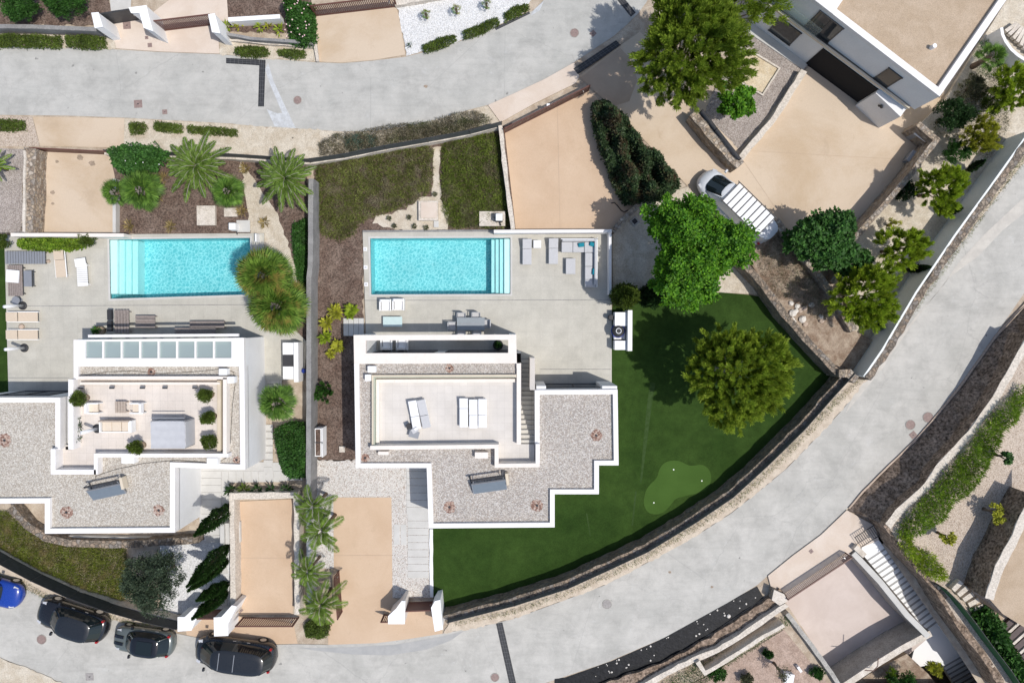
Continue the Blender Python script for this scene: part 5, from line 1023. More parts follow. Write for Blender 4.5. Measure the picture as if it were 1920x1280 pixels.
slat_gate('dark solid gate between the two left white gate pillars at the top', (187,26), (243,17), .06, 1.5, 1.5, 10, 'dark_metal', closed=True)
slat_gate('brown slatted gate at the head of the upper peach driveway', (581,11), (737,-7), .06, 1.5, 1.5, 44)
slat_gate('brown slatted gate at the bottom of the left parking bay', (441,1174), (548,1174), .06, 1.4, 1.4, 26)
slat_gate('solid brown pedestrian gate beside the leaning cypresses', (353,1160), (405,1160), .06, 1.5, 1.5, 8, closed=True)
slat_gate('open brown slatted gate leaf standing along the main driveway', (640,1148), (634,1072), .06, 1.3, .3, 24)
slat_gate('short brown slatted gate end beside the white gate pillar of the main driveway', (714,1166), (730,1166), .06, 1.2, 1.2, 5)
slat_gate('solid brown pedestrian gate between the white pillars of the main house', (757,1146), (808,1144), .06, 1.5, 1.5, 8, closed=True)
slat_gate('brown slatted gate between the pavement and the sunken court', (1478,1124), (1598,1045), .0, 1.0, 1.0, 60)
def pillar(label, pts, z, h, mat='white', group=None, emblem=None):
    w_ = W(pts, z); c = sum(w_, Vector())/len(w_); root = thing('gate_pillar', label, 'pillar', (c.x, c.y, 0), 0, group)
    MB().prism(w_, .05, h-.05).build('body', mat, root); MB().prism(offset(w_, .025, True), h-.049, h).build('cap', 'white' if mat != 'stone_wall' else 'cream_stone', root)
    if emblem: e = P(*emblem, 1.2); MB().box(e.x, e.y, 1.2, .16, .05, .22).build('doorbell', 'dark_metal', root)
    return root
pillar('leftmost white gate pillar at the top of the picture', [(172,25),(184,24),(192,50),(178,52)], 2.0, 2.0)
pillar('angled white gate pillar in the middle of the top entrance', [(242,15),(274,11),(277,25),(286,58),(270,52),(262,24),(246,24)], 2.0, 2.0, emblem=(258,30))
pillar('right white gate pillar of the top entrance', [(391,28),(402,26),(412,62),(398,60)], 2.0, 2.0)
pillar('white gate pillar left of the pedestrian gate at the lower left', [(330,1160),(343,1160),(361,1143),(372,1143),(355,1184),(330,1186)], 2.0, 1.75, emblem=(346,1170))
pillar('broad white gate pillar right of the pedestrian gate at the lower left', [(398,1161),(412,1160),(432,1138),(440,1140),(424,1172),(424,1194),(399,1195)], 2.0, 1.75)
pillar('white stepped gate pillar left of the main pedestrian gate', [(727,1158),(742,1144),(752,1130),(758,1130),(757,1172),(727,1172)], 2.0, 1.75, 'plaster_pink', emblem=(755,1155))
pillar('tall white gate pillar at the corner of the lawn', [(808,1142),(815,1130),(824,1128),(829,1182),(815,1186)], 2.0, 1.75, 'plaster')
pillar('stone gate pier at the corner of the sunken court', [(1452,1106),(1470,1114),(1476,1126),(1462,1134),(1448,1124)], .8, .8, 'stone_wall')
def grate(label, pts, z=.035, bars=None):
    w_ = W(pts, z); c = sum(w_, Vector())/len(w_); root = thing('drain_grate', label, 'drain', (c.x, c.y, z)); mb = MB(); mb.prism(w_, .02, z+.006); mb.build('channel', 'grate', root)
    a, b, c_, d = w_[:4] if len(w_) == 4 else (w_[0], w_[1], w_[2], w_[3]); L = max((b-a).length, (c_-b).length); n = int(L/.25); mb = MB()
    for i in range(1, n):
        f = i/n; p, q = (a.lerp(b, f), d.lerp(c_, f)) if (b-a).length > (c_-b).length else (b.lerp(c_, f), a.lerp(d, f)); wallgeo(mb, [Vector((p.x,p.y,0)), Vector((q.x,q.y,0))], .02, z, z+.014)
    for f in (.33, .66):
        p, q = (a.lerp(d, f), b.lerp(c_, f)) if (b-a).length > (c_-b).length else (a.lerp(b, f), d.lerp(c_, f)); wallgeo(mb, [Vector((p.x,p.y,0)), Vector((q.x,q.y,0))], .02, z, z+.012)
    mb.build('bars', 'grate_bar', root); return root
grate('horizontal arm of the corner drain grate in the upper road', [(424,109),(486,112),(486,123),(424,119)])
grate('long vertical arm of the corner drain grate in the upper road', [(486.5,112),(498,113),(495,200),(484,200)])
grate('dark drain grate across the mouth of the driveway ramp', [(1075,129),(1155,76),(1164,84),(1083,139)], .125)
grate('dark drain grate in the upper road under the big pine', [(1152,-6),(1166,-8),(1192,24),(1183,32)])
grate('long drain grate crossing the lower road', [(930,1168),(942,1166),(970,1290),(957,1290)])
grate('narrow drain slot along the verge at the end of the white gravel bed', [(927,52),(992,22),(994,26),(930,57)])
for x, y, r, sq, l in [(558,188,7,0,'brown round manhole cover beside the white cement repair'),(1077,62,7.5,0,'brown round manhole cover near the tree shadow on the upper road'),(78,1198,8.5,0,'reddish round manhole cover beside the black family car'),(1707,796,8.5,0,'reddish round manhole cover in the right road, away from the kerb'),(1740,782,9,0,'reddish round manhole cover touching the tan kerb line'),(928,1269,7.5,0,'round manhole cover at the bottom next to the long drain grate'),(1138,1132,8,0,'grey oval manhole cover in the middle of the lower road'),
        (259,195,15,1,'larger square cover in the upper road on the left'),(309,210,9,1,'smaller square cover in the upper road on the left'),(1112,63,10,1,'small diamond cover half in the tree shadow'),(168,1268,15,1,'grey square cover at the bottom left of the lower road'),(238,48,14,1,'brown square cover behind the top entrance gate'),(275,71,6,1,'small brown cover in the top entrance, upper one'),(281,85,8,1,'small brown cover in the top entrance, lower one'),(549,259,14,1,'grey square cover in the verge below the upper road'),(1521,1033,7,1,'small square cover in the pinkish pavement'),(451,1143,8,1,'small brown cover at the bottom of the left parking bay'),(1712,815,12,1,'dark square drain cover in shade near the two reddish manholes')]:
    z = .13 if (x, y) == (1521,1033) else .062 if y < 100 and x < 300 or x == 451 else .035
    p = P(x, y, z); mb = MB(); root = thing('manhole_cover', l, 'manhole cover', (p.x, p.y, z)); r = r/29
    m_ = 'manhole_grey' if 'grey' in l else 'manhole'
    if sq: mb.box(p.x, p.y, z+.005, r, r*.95, .01, R(45 if 'diamond' in l else 3 if x < 400 else 40)); mb.build('cover', m_, root); MB().box(p.x, p.y, z+.012, r*.2, r*.12, .006).build('keyhole', 'charcoal', root)
    else: mb.cyl(p.x, p.y, z, z+.012, r, n=28); mb.build('cover', m_, root); q = MB(); q.tube([(p.x+r*1.08*math.cos(a/16*6.283), p.y+r*1.08*math.sin(a/16*6.283), z+.004) for a in range(17)], .02, 5); q.build('rim', 'concrete_spk', root)
# stains left on the concrete court
def slabthing(name, label, cat, x, y, sx, sy, z, h, mat, rot=0, extra=None, kind=None):
    p = P(x, y, z+h); mb = MB().box(p.x, p.y, z+h/2, sx/29.2, sy/29.2, h, R(rot)); o = mb.build(name, mat); return tag(o, label, cat, None, kind)
for i, (x, y, l) in enumerate([(685,467,'upper white square light set in the terrace left of the main pool'),(685.5,501,'middle white square light set in the terrace left of the main pool'),(686.5,533,'lower white square light set in the terrace left of the main pool')]):
    root = thing('deck_light', l, 'light', P(x, y, DZ), 0, 'square lights left of the main pool'); p = P(x, y, DZ)
    MB().box(p.x, p.y, DZ+.01, .24, .24, .02).build('frame', 'white', root); MB().box(p.x, p.y, DZ+.022, .14, .14, .006).build('lens', 'lamp_lens', root)
# ---------------------------------------------------------------- terrace furniture, main house
def lounger(label, x, y, z, rot, mat, L=2.0, Wd=.66, back=.38, group=None, tilt=.35, frame='steel', name='sun_lounger'):
    bl = L*back; sl = L-bl
    root = fur(name, label, 'sun lounger', x, y, z, rot, [('seat', mat, [(0,-bl/2,.33,Wd,sl-.02,.12)]), 
        ('frame', frame, [(-Wd/2+.02,0,.24,.04,L*.97,.05),(Wd/2-.02,0,.24,.04,L*.97,.05)])]+[('leg', frame, [(sx*(Wd/2-.03), sy*(L*.42), .11, .05,.05,.22)]) for sx in (-1,1) for sy in (-1,1)], group)
    o = MB().box(0,bl/2,0,Wd,bl,.12).build('backrest', mat, root, local=True); o.location = (0, L/2-bl+.01, .33); o.rotation_euler = (tilt,0,0)
    bv = o.modifiers.new('soft', 'BEVEL'); bv.width = .03; bv.segments = 3
    return root
G = 'grey loungers on the main pool terrace'
lounger('grey sun lounger nearest the steps of the main pool', 988, 473, DZ, 0, 'light_fabric', 1.65, .58, group=G)
lounger('grey sun lounger between the white side table and the corner sofa', 1037, 472, DZ, 0, 'light_fabric', 1.65, .60, group=G)
fur('side_table', 'small white square side table between the two grey loungers', 'table', 1007, 459, DZ, 0, [('table_top','white_gloss',[(0,0,.42,.48,.48,.05)])]+[('leg','white_gloss',[(a,b,.2,.04,.04,.4)]) for a in (-.2,.2) for b in (-.2,.2)])
sofa = fur('corner_sofa', 'light grey L shaped outdoor sofa in the corner of the main pool terrace', 'sofa', 1090, 492, DZ, 0, [
    ('base','light_fabric',[(-.20,1.0,.2,2.1,.75,.32),(.55,-.30,.2,.70,2.6,.32)]),
    ('seat_cushion','light_fabric',[(-.95,.93,.42,.7,.66,.12)]),('seat_cushion','light_fabric',[(-.23,.93,.42,.7,.66,.12)]),('seat_cushion','light_fabric',[(.52,.93,.42,.74,.66,.12)]),
    ('seat_cushion','light_fabric',[(.42,.15,.42,.46,.84,.12)]),('seat_cushion','light_fabric',[(.42,-.7,.42,.46,.82,.12)]),('seat_cushion','light_fabric',[(.42,-1.32,.42,.46,.40,.12)]),
    ('backrest','light_fabric',[(-.25,1.33,.55,2.05,.12,.36)]),('backrest','light_fabric',[(.83,0.0,.55,.14,2.9,.36)]),('frame','white_gloss',[(.93,-.05,.42,.05,3.1,.5),(-.2,1.42,.42,2.3,.05,.5)])])
for x, y, r, l in [(1090,459,6,'teal cushion in the middle of the sofa back'),(1111,458,-20,'teal cushion in the corner of the sofa'),(1115,509,85,'teal cushion on the long right arm of the sofa')]:
    p = P(x, y, .8); o = MB().box(0,0,0,.42,.30,.13, tap=.8).build('cushion', 'teal_fabric', local=True); o.location = (p.x, p.y, .72); o.rotation_euler = (R(25),0,R(r)); bv = o.modifiers.new('soft','BEVEL'); bv.width = .05; bv.segments = 3; tag(o, l, 'cushion', 'teal cushions on the sofa')
fur('ottoman', 'light grey upholstered ottoman in front of the corner sofa', 'ottoman', 1069, 500, DZ, 0, [('cushion','light_fabric',[(0,0,.33,.62,1.0,.14)]),('base','grey_fabric',[(0,0,.16,.58,.96,.2)])])
def armchair(label, x, y, z, rot, group, mat='white_fabric', frame='white'):
    return fur('armchair', label, 'armchair', x, y, z, rot, [('frame',frame,[(0,0,.15,.74,.74,.2)]),('seat',mat,[(0,-.06,.34,.5,.56,.18)]),('backrest',mat,[(0,.27,.55,.56,.18,.45)]),('arm',frame,[(-.33,0,.4,.08,.74,.34)]),('arm',frame,[(.33,0,.4,.08,.74,.34)])], group)
G = 'white armchairs of the main house'
armchair('left white armchair of the pair below the main pool', 725, 572, DZ, 0, G); armchair('right white armchair of the pair below the main pool', 749, 571, DZ, 0, G)
armchair('left white armchair standing in shade under the pergola', 727, 645, DZ, 180, G); armchair('right white armchair standing in shade under the pergola', 756, 645, DZ, 180, G)
fur('coffee_table', 'pale mint glass topped low table in front of the white armchairs', 'table', 738, 603, DZ, 0, [('table_top','mint_glass',[(0,0,.36,1.22,.64,.03)]),('frame','white_gloss',[(0,0,.31,1.1,.5,.06)])]+[('leg','white_gloss',[(a,b,.15,.05,.05,.3)]) for a in (-.5,.5) for b in (-.22,.22)])
fur('dining_table', 'dark grey dining table on the main pool terrace', 'table', 884, 607, DZ, 0, [('table_top','table_grey',[(0,0,.73,1.75,.80,.05)]),('runner','metal_grey',[(0,0,.758,1.3,.05,.006)])]+[('leg','metal_grey',[(a,b,.35,.07,.07,.7)]) for a in (-.8,.8) for b in (-.33,.33)])
def chair(label, x, y, z, rot, group, mat='light_fabric'):
    return fur('dining_chair', label, 'chair', x, y, z, rot, [('seat',mat,[(0,0,.45,.5,.48,.07)]),('backrest',mat,[(0,.24,.68,.5,.06,.42)]),('arm','metal_grey',[(-.27,0,.6,.04,.5,.04)]),('arm','metal_grey',[(.27,0,.6,.04,.5,.04)])]+[('leg','metal_grey',[(a,b,.21,.035,.035,.42)]) for a in (-.23,.23) for b in (-.21,.21)], group)
G = 'grey chairs round the dark dining table'
for x, y, r, l in [(866,594,0,'grey dining chair at the upper left of the dark table'),(893,593,0,'grey dining chair at the upper right of the dark table'),(849,611,90,'grey dining chair at the left end of the dark table'),(913,607,-90,'grey dining chair at the right end of the dark table'),(866,624,180,'grey dining chair at the lower left of the dark table, by the pergola beam'),(895,624,180,'grey dining chair at the lower right of the dark table, by the pergola beam')]: chair(l, x, y, DZ, r, G)
root = thing('round_planter', 'dark round pot with a small spiky plant at the right end of the pergola', 'planter', P(934,646,DZ)); p = P(934,646,DZ)
MB().lathe([(.0,DZ),(.26,DZ),(.33,DZ+.5),(.28,DZ+.5),(.26,DZ+.42),(0,DZ+.42)], p.x, p.y, 24).build('pot', 'charcoal', root, True); D = unit(rng.normal(size=(50,3))*np.array([1,1,.4])+np.array([0,0,.7])); quads('foliage', cards(np.zeros((50,3))+np.array([0,0,.42]), D, .34, .05), 'l_green', root)
# outdoor kitchen on the terrace edge
kt = fur('outdoor_kitchen', 'white outdoor kitchen counter at the right edge of the main terrace', 'counter', 1163, 619, .04, 0, [('counter','white_gloss',[(-.12,.72,.5,.74,.86,.9)]),('counter','white_gloss',[(-.12,-.93,.5,.74,.58,.9)]),('back_wall','white',[(.42,0,.62,.28,2.55,1.2)]),('base','white',[(-.12,-.13,.3,.7,.88,.55)]),('sink','steel',[(-.15,-.93,.955,.3,.3,.012)])])
root = thing('barbecue_grill', 'dark kettle barbecue with a blue rim built in between the white counters', 'grill', P(1159,620,.6)); p = P(1159,620,.9)
MB().lathe([(0,.6),(.30,.62),(.40,.85),(.36,.98),(.2,1.05),(0,1.07)], p.x, p.y, 28).build('kettle','charcoal',root,True); MB().lathe([(.40,.84),(.45,.86),(.40,.88)], p.x, p.y, 28).build('rim','blue_paint',root,True)
MB().tube([(p.x+.16*math.cos(a*.4), p.y+.16*math.sin(a*.4), 1.12) for a in range(17)], .025, 6).build('handle','white_gloss',root,True)
MB().box(p.x-.02,p.y-.33,.86,.6,.14,.05).build('shelf','blue_paint',root)
tag(MB().cyl(P(1147,595,.9).x, P(1147,595,.9).y, .15, .8, .16).build('gas_bottle','charcoal'), 'black gas bottle standing at the left of the white kitchen counter', 'gas bottle')
# stepping blocks beside the pergola
for i in range(4): slabthing('stepping_block', ['leftmost','second','third','rightmost'][i]+' pale stepping block between the yellow green shrubs and the terrace', 'paving block', 648.5+i*9.6, 613, 9, 33, .04, .1+.01*i, 'slab', kind=None)
# mulch side: benches
for y, l in ((812,'upper white box planter in the mulch strip'),(837,'lower white box planter in the mulch strip')):
    fur('box_planter', l, 'planter', 606, y, .05, 0, [('box','white',[(-.08,0,.45,.42,.92,.86)]),('back_panel','white',[(.2,0,.5,.05,1.0,.95)]),('soil','mulch',[(-.08,0,.9,.3,.8,.02)])], 'white box planters in the mulch strip')
slabthing('garden_light', 'small cream block in the mulch near the house corner', 'block', 641, 842, 10, 11, .05, .18, 'cream_stone')
# slab paths
for i in range(9): slabthing('path_slab', 'slab %s of the pale path along the main driveway' % ['one','two','three','four','five','six','seven','eight','nine'][i], 'paving', 784, 969+i*13.5, 39, 12.8, .045, .03, 'slab', kind='structure')
for i in range(7): slabthing('path_slab', 'shaded path slab beside the house wall', 'paving', 783, 876+i*13.5, 42, 12.9, .045, .028, 'slab', kind='structure')
for i in range(2): slabthing('path_slab', 'square slab between the gravel and the path', 'paving', 744+i*13, 1002, 11, 39, .045, .025, 'slab', kind='structure')
for i in range(8): slabthing('path_slab', 'slab of the path beside the left house counter', 'paving', 512, 638+i*12.5, 33, 11.8, .055, .03, 'stair_tile', kind='structure')
for i in range(8): slabthing('path_slab', 'slab of the path beside the dark hedge block', 'paving', 503, 802+i*13.2, 17, 12.2, .055, .03, 'slab', kind='structure')
for i in range(8): slabthing('path_slab', 'slab of the path below the left house', 'paving', 395, 889+i*13.4, 40, 12.6, .06, .03, 'slab', kind='structure')
for i in range(8): slabthing('path_slab', 'pale slab of the cross path', 'paving', 422+i*14, 893, 12.8, 21, .06, .028, 'slab', kind='structure')
for i in range(5): slabthing('path_slab', 'slab step between the leaning cypresses', 'paving', 406, 1010+i*30, 40, 13, .05, .05, 'slab', 4, kind='structure')
r_ = thing('parking_steps', 'short flight of pale steps down into the lower parking bay', 'stairs', P(432,999,.1))
for i in range(4): p = P(420+i*8, 999, .5); MB().box(p.x, p.y, .4-.09*i, .26, 1.35, .8-.18*i).build('step', 'slab', r_)
# pump covers
slabthing('pump_cover', 'square cream pump house cover beside the limestone patch', 'cover', 803, 395, 36, 36, .06, .3, 'cream_stone'); p = P(804,394,.4); _c = [o for o in COL.objects if o.name.startswith('pump_cover')][0]; MB().box(p.x, p.y, .385, 1.0, .97, .04).build('lid', 'pinkstone', _c)
slabthing('small_slab', 'small pale slab below the square cream pump cover', 'slab', 818, 420, 9, 12, .06, .08, 'slab')
slabthing('filter_base', 'pale slab carrying the white pool filter', 'slab', 923, 410, 48, 27, .06, .32, 'cream_stone')
def filt(label, x, y, z):
    root = thing('pool_filter', label, 'pool equipment', P(x, y, z)); p = P(x, y, z)
    MB().box(p.x, p.y, z+.32, .44, .46, .62, tap=.92).build('housing', 'charcoal' if 'right' in label else 'white', root); o = MB().box(p.x, p.y, z+.67, .46, .48, .1, tap=.85).build('lid', 'white', root); b = o.modifiers.new('b','BEVEL'); b.width = .04; b.segments = 3
    MB().tube([(p.x+.05,p.y-.25,z+.1),(p.x+.1,p.y-.45,z+.1)], .04, 8).build('pipe', 'charcoal', root)
filt('white lidded pool filter right of the main pool pump slab', 936, 410, .38); slabthing('filter_base', 'grey slab under the white box by the left pool', 'slab', 456, 424, 25, 22, .06, .08, 'slab'); filt('white rounded pool box above the left pool', 443, 427, .06)
slabthing('pump_cover', 'larger cream cover in the left mulched garden', 'cover', 386, 404, 34, 36, .06, .22, 'cream_stone'); slabthing('pump_cover', 'smaller cream cover partly under the garden fan palm', 'cover', 432, 398, 24, 16, .06, .15, 'cream_stone')
fur('garden_tap_post', 'small white hooked post in the stony patch above the big fan palm', 'post', 487, 448, .05, 0, [('post','white',[(0,0,.35,.1,.5,.7)])])
# roof items
def drain(label, x, y, r, kind):
    p = P(x, y, GZ); root = thing('roof_drain', label, 'roof drain', (p.x, p.y, GZ), 0, 'rings of brown gravel round the roof drains'); mb = MB()
    n = 26
    for rr, m in ((r, 0),): mb.poly([(p.x+rr*q_*math.cos(k/n*6.283), p.y+rr*q_*math.sin(k/n*6.283)) for k in range(n) for q_ in (random.uniform(.82,1.1),)], GZ+.012)
    mb.build('gravel_ring', 'brown_gravel', root); MB().cyl(p.x, p.y, GZ+.01, GZ+.06, .07).build('outlet', 'charcoal', root)
for a in [('roof drain in the right wing of the main house roof',1118,816,.36,0),('roof drain near the lower right corner of the main house roof',1007,947,.38,0),('roof drain at the lower left of the main house roof',843,950,.38,0),('roof drain in the gravel strip above the main sun deck',843,690,.26,0),('roof drain at the lower left corner by the sun deck',685,858,.26,0),('roof drain at the lower left of the left house roof',125,960,.38,0),('roof drain at the lower right of the left house roof',298,956,.36,0),('roof drain at the left edge of the left house roof',9,825,.42,0),('roof drain in the gravel strip below the glazed pergola',284,697,.26,0),('roof drain at the right corner of the left house roof',444,862,.24,0)]: drain(*a)
def collector(label, x, y, rot, mirror=1):
    p = P(x, y, GZ); root = thing('solar_collector', label, 'solar collector', (p.x, p.y, GZ), R(rot))
    MB().box(0,0,.42,2.05,.80,.10).build('panel_frame','metal_grey',root,local=True); pf = root.children[0]; pf.rotation_euler = (R(32),0,0)
    q = MB().box(0,0,.475,1.95,.70,.02).build('panel','ac_panel',root,local=True); q.rotation_euler = (R(32),0,0)
    for s_ in (-1,1): MB().tube([(s_*.9,.55,0),(s_*.9,.42,.75),(s_*.9,-.3,.05)], .03, 6).build('leg','metal_grey',root,local=True)
    MB().box(1.12*mirror,.1,.35,.16,.7,.5).build('side_box','beige_wall',root,local=True); MB().tube([(-1.0,.35,.75),(1.0,.35,.75)], .06, 10).build('pipe','charcoal',root,local=True)
    mb = MB().tube([(-1.05*mirror,-.1,0),(-1.1*mirror,.5,.05)], .04, 6); mb.build('cable_duct','charcoal',root,local=True)
collector('tilted grey solar collector on the main house roof', 917, 902, 8); collector('tilted grey solar collector on the left house roof', 205, 912, 12)
G = 'white sun loungers on the main roof deck'
for x, y, r, l, m_ in [(779,776,9,'leftmost white sun lounger on the main roof deck, turned towards the grey side tables','white_fabric'),(796,774,12,'slightly creamier sun lounger second from the left on the main roof deck','light_fabric'),(870,772,0,'left white sun lounger of the row of three on the main roof deck','white_fabric'),(888,774,0,'middle lounger of the row of three on the main roof deck','white_fabric'),(905,773,0,'right white sun lounger of the row of three on the main roof deck','white_fabric')]:
    lounger(l, x, y, FZ, r, m_, 1.75, .50, .55 if x != 870 else .35, G, tilt=.12, frame='white')
fur('side_table', 'upper dark grey side table beside the turned lounger', 'table', 768, 797, FZ, 20, [('table_top','charcoal',[(0,0,.4,.3,.34,.04)]),('leg','charcoal',[(0,0,.2,.2,.2,.4)])])
fur('side_table', 'lower grey side table beside the turned lounger', 'table', 778, 812, FZ, -15, [('table_top','metal_grey',[(0,0,.36,.6,.42,.04)]),('leg','charcoal',[(0,0,.18,.4,.25,.36)])])
fur('folded_towel', 'grey and white patterned towel lying on the lower side table', 'towel', 778, 806, FZ+.36, 30, [('cloth','light_fabric',[(0,0,.05,.42,.3,.06)]),('fold','white_fabric',[(.1,.05,.1,.2,.16,.04)])])
# ---------------------------------------------------------------- left house furniture
def slatted(name, label, cat, x, y, z, rot, sx, sy, h, n, mat='wood_grey', axis='x', group=None, frame=None, leg=True):
    p = P(x, y, z+h); root = thing(name, label, cat, (p.x, p.y, z), R(rot), group); mb = MB()
    for i in range(n):
        f = (i+.5)/n-.5
        if axis == 'x': mb.box(f*sx, 0, h-.02, sx/n*.82, sy, .04)
        else: mb.box(0, f*sy, h-.02, sx, sy/n*.82, .04)
    mb.build('slat_top', mat, root, local=True)
    MB().box(0,0,h-.07,sx*.96,.05,.05).box(0,sy*.4,h-.07,sx*.96,.05,.05).box(0,-sy*.4,h-.07,sx*.96,.05,.05).build('frame', frame or mat, root, local=True)
    for a in (-.44,.44):
        for b in (-.42,.42): MB().box(a*sx,b*sy,(h-.09)/2,.06,.06,h-.09).build('leg', frame or mat, root, local=True)
    return root
slatted('pallet_sofa', 'dark grey slatted pallet sofa along the top of the left pool terrace', 'sofa', 47, 483, DZ, 0, 2.55, .8, .35, 15, 'metal_grey', frame='dark_metal')
slatted('pallet_sofa', 'grey slatted pallet sofa down the left edge of the left pool terrace', 'sofa', 28, 526, DZ, 0, .95, 1.95, .35, 8, 'wood_grey', frame='dark_metal')
fur('square_cushion', 'white square cushion on the left edge pallet sofa', 'cushion', 26, 518, DZ+.36, -5, [('cushion','white_fabric',[(0,0,.1,.8,.8,.14)])])
fur('side_table', 'small grey rectangular table right of the pallet sofa corner', 'table', 61, 523, DZ, 0, [('table_top','metal_grey',[(0,0,.42,.5,1.0,.04)]),('frame','dark_metal',[(.28,0,.4,.05,1.05,.05)])]+[('leg','dark_metal',[(a,b,.2,.04,.04,.4)]) for a in (-.2,.2) for b in (-.45,.45)])
G = 'beige sling loungers on the left pool terrace'
def sling(label, x, y, rot, L, Wd): return fur('sun_lounger', label, 'sun lounger', x, y, DZ, rot, [('sling','beige_sling',[(0,-L*.18,.34,Wd,L*.62,.03)]),('backrest','beige_sling',[(0,L*.32,.40,Wd,L*.36,.03)]),('frame','white',[(Wd/2+.03,0,.3,.05,L,.05),(-Wd/2-.03,0,.3,.04,L,.04)])]+[('leg','white',[(a*Wd/2,b*L*.42,.14,.04,.04,.28)]) for a in (-1,1) for b in (-1,1)], G)
sling('beige sling lounger standing upright of the row, below the climbing hedge', 119, 495, 4, 1.75, .62); sling('upper beige sling lounger near the lamp posts of the left terrace', 49, 594, 90, 2.0, .58); sling('lower beige sling lounger near the lamp posts of the left terrace', 49, 627, 90, 2.0, .58)
wl = slatted('sun_lounger', 'white slatted plastic lounger left of the left pool', 'sun lounger', 154, 515, DZ, 2, .66, 1.45, .33, 11, 'white', axis='y'); MB().box(-.02,.78,.42,.68,.5,.04,ry=0,rz=.12).build('backrest','white',wl,local=True)
slatted('wood_lounge', 'grey brown wooden lounge with dark cushions on the left terrace', 'lounge', 228, 603, DZ, 0, .95, 1.5, .38, 5); 
for y, l in ((590,'upper dark roll cushion on the wooden lounge'),(611,'lower dark roll cushion on the wooden lounge')): fur('roll_cushion', l, 'cushion', 208, y, DZ+.34, 0, [('cushion','charcoal',[(0,0,.1,.28,.66,.18)])], 'dark cushions on the wooden lounge')
slatted('wood_table', 'small grey brown slatted wooden table beside the wooden lounge', 'table', 272, 603, DZ, 0, 1.25, .80, .42, 4, axis='y'); slatted('wood_bench', 'long grey brown wooden bench near the right end of the glazed pergola', 'bench', 388, 608, DZ, 0, 2.2, .45, .42, 2, axis='y')
slatted('wood_table', 'dark wooden dining table half hidden under the glazed pergola', 'table', 366, 622, DZ, 0, 2.6, .5, .7, 4, axis='y')
root = thing('barrel_planter', 'round wooden barrel planter with a leafy plant by the glazed pergola', 'planter', P(192,619,DZ)); p = P(192,619,DZ)
MB().lathe([(0,DZ),(.24,DZ),(.31,DZ+.3),(.28,DZ+.5),(.24,DZ+.5),(.22,DZ+.42),(0,DZ+.42)], p.x, p.y, 20).build('barrel','pot',root,True); D = unit(rng.normal(size=(70,3))*np.array([1,1,.4])+np.array([-.5,0,.6])); quads('foliage', cards(np.array([-.12,-.02,.42])+rng.normal(size=(70,3))*.06, D, .34, .09), 'l_green', root)
root = thing('round_table', 'small round grey table beside the upper lamp post', 'table', P(30,563,DZ)); p = P(30,563,DZ+.4); MB().cyl(p.x,p.y,DZ+.40,DZ+.44,.25,n=28).build('table_top','metal_grey',root); MB().cyl(p.x,p.y,DZ,DZ+.40,.04).build('stem','metal_grey',root); MB().cyl(p.x,p.y,DZ,DZ+.02,.16).build('foot','metal_grey',root)
def lamp(label, x, y, z, tx, ty, h=1.75):
    root = thing('lamp_post', label, 'lamp', P(x, y, z), 0, 'white tube lamps on dark round bases'); p = P(x, y, z); q = P(tx, ty, z+h)
    MB().lathe([(0,z),(.27,z),(.27,z+.05),(.16,z+.06),(.10,z+.06),(0,z+.06)], p.x, p.y, 28).build('base','charcoal',root,True)
    MB().tube([(p.x,p.y,z+.05),(p.x+(q.x-p.x)*.3,p.y+(q.y-p.y)*.3,z+h*.5),(q.x,q.y,z+h)], .10, 12).build('tube','white_gloss',root,True)
lamp('upper white tube lamp at the left edge of the left terrace', 43, 573, DZ, 8, 575); lamp('lower white tube lamp at the left edge of the left terrace', 46, 652, DZ, 10, 655); lamp('white tube lamp among the plants of the left roof terrace', 183, 803, FZ+.1, 153, 811, 1.5)
tag(MB().lathe([(0,DZ),(.16,DZ),(.18,DZ+.12),(.1,DZ+.2),(0,DZ+.22)], P(42,612,DZ).x, P(42,612,DZ).y, 9).build('stone','rock_warm'), 'brown stone between the two beige loungers by the lamps', 'stone')
tag(MB().lathe([(0,DZ),(.1,DZ),(.12,DZ+.1),(.05,DZ+.2),(0,DZ+.22)], P(92,490,DZ).x, P(92,490,DZ).y, 9).build('stone','rock_warm'), 'small brown ornament at the right end of the dark pallet sofa', 'ornament')
TF = FZ+.1
G = 'cream cushioned armchairs on the left roof terrace'
for x, r, l in ((182,0,'left cream cushioned armchair beside the small wooden table'),(264,0,'right cream cushioned armchair beside the small wooden table')):
    c_ = fur('armchair', l, 'armchair', x, 763, TF, r, [('frame','white',[(0,.28,.28,.78,.06,.5),(0,-.30,.28,.78,.06,.5)]),('seat','cream_fabric',[(-.06 if x > 200 else 0,0,.3,.5,.52,.16)]),('backrest','white_fabric',[(.30 if x > 200 else -.30,0,.5,.12,.6,.4)])], G)
slatted('wood_table', 'small square wooden table between the cream armchairs', 'table', 225.5, 763, TF, 0, .66, .68, .4, 4, 'wood_pale')
fur('sofa', 'cream cushioned bench sofa on the left roof terrace', 'sofa', 225, 797, TF, 0, [('frame','white',[(0,-.33,.25,1.85,.06,.45),(-.9,0,.3,.06,.7,.5)]),('seat_cushion','cream_fabric',[(-.55,0,.33,.55,.6,.16)]),('seat_cushion','cream_fabric',[(.02,0,.33,.55,.6,.16)]),('seat_cushion','cream_fabric',[(.58,0,.33,.50,.6,.16)]),('backrest','wood_pale',[(0,.34,.5,1.8,.08,.4)]),('arm','white',[(.93,0,.36,.18,.7,.5)])])
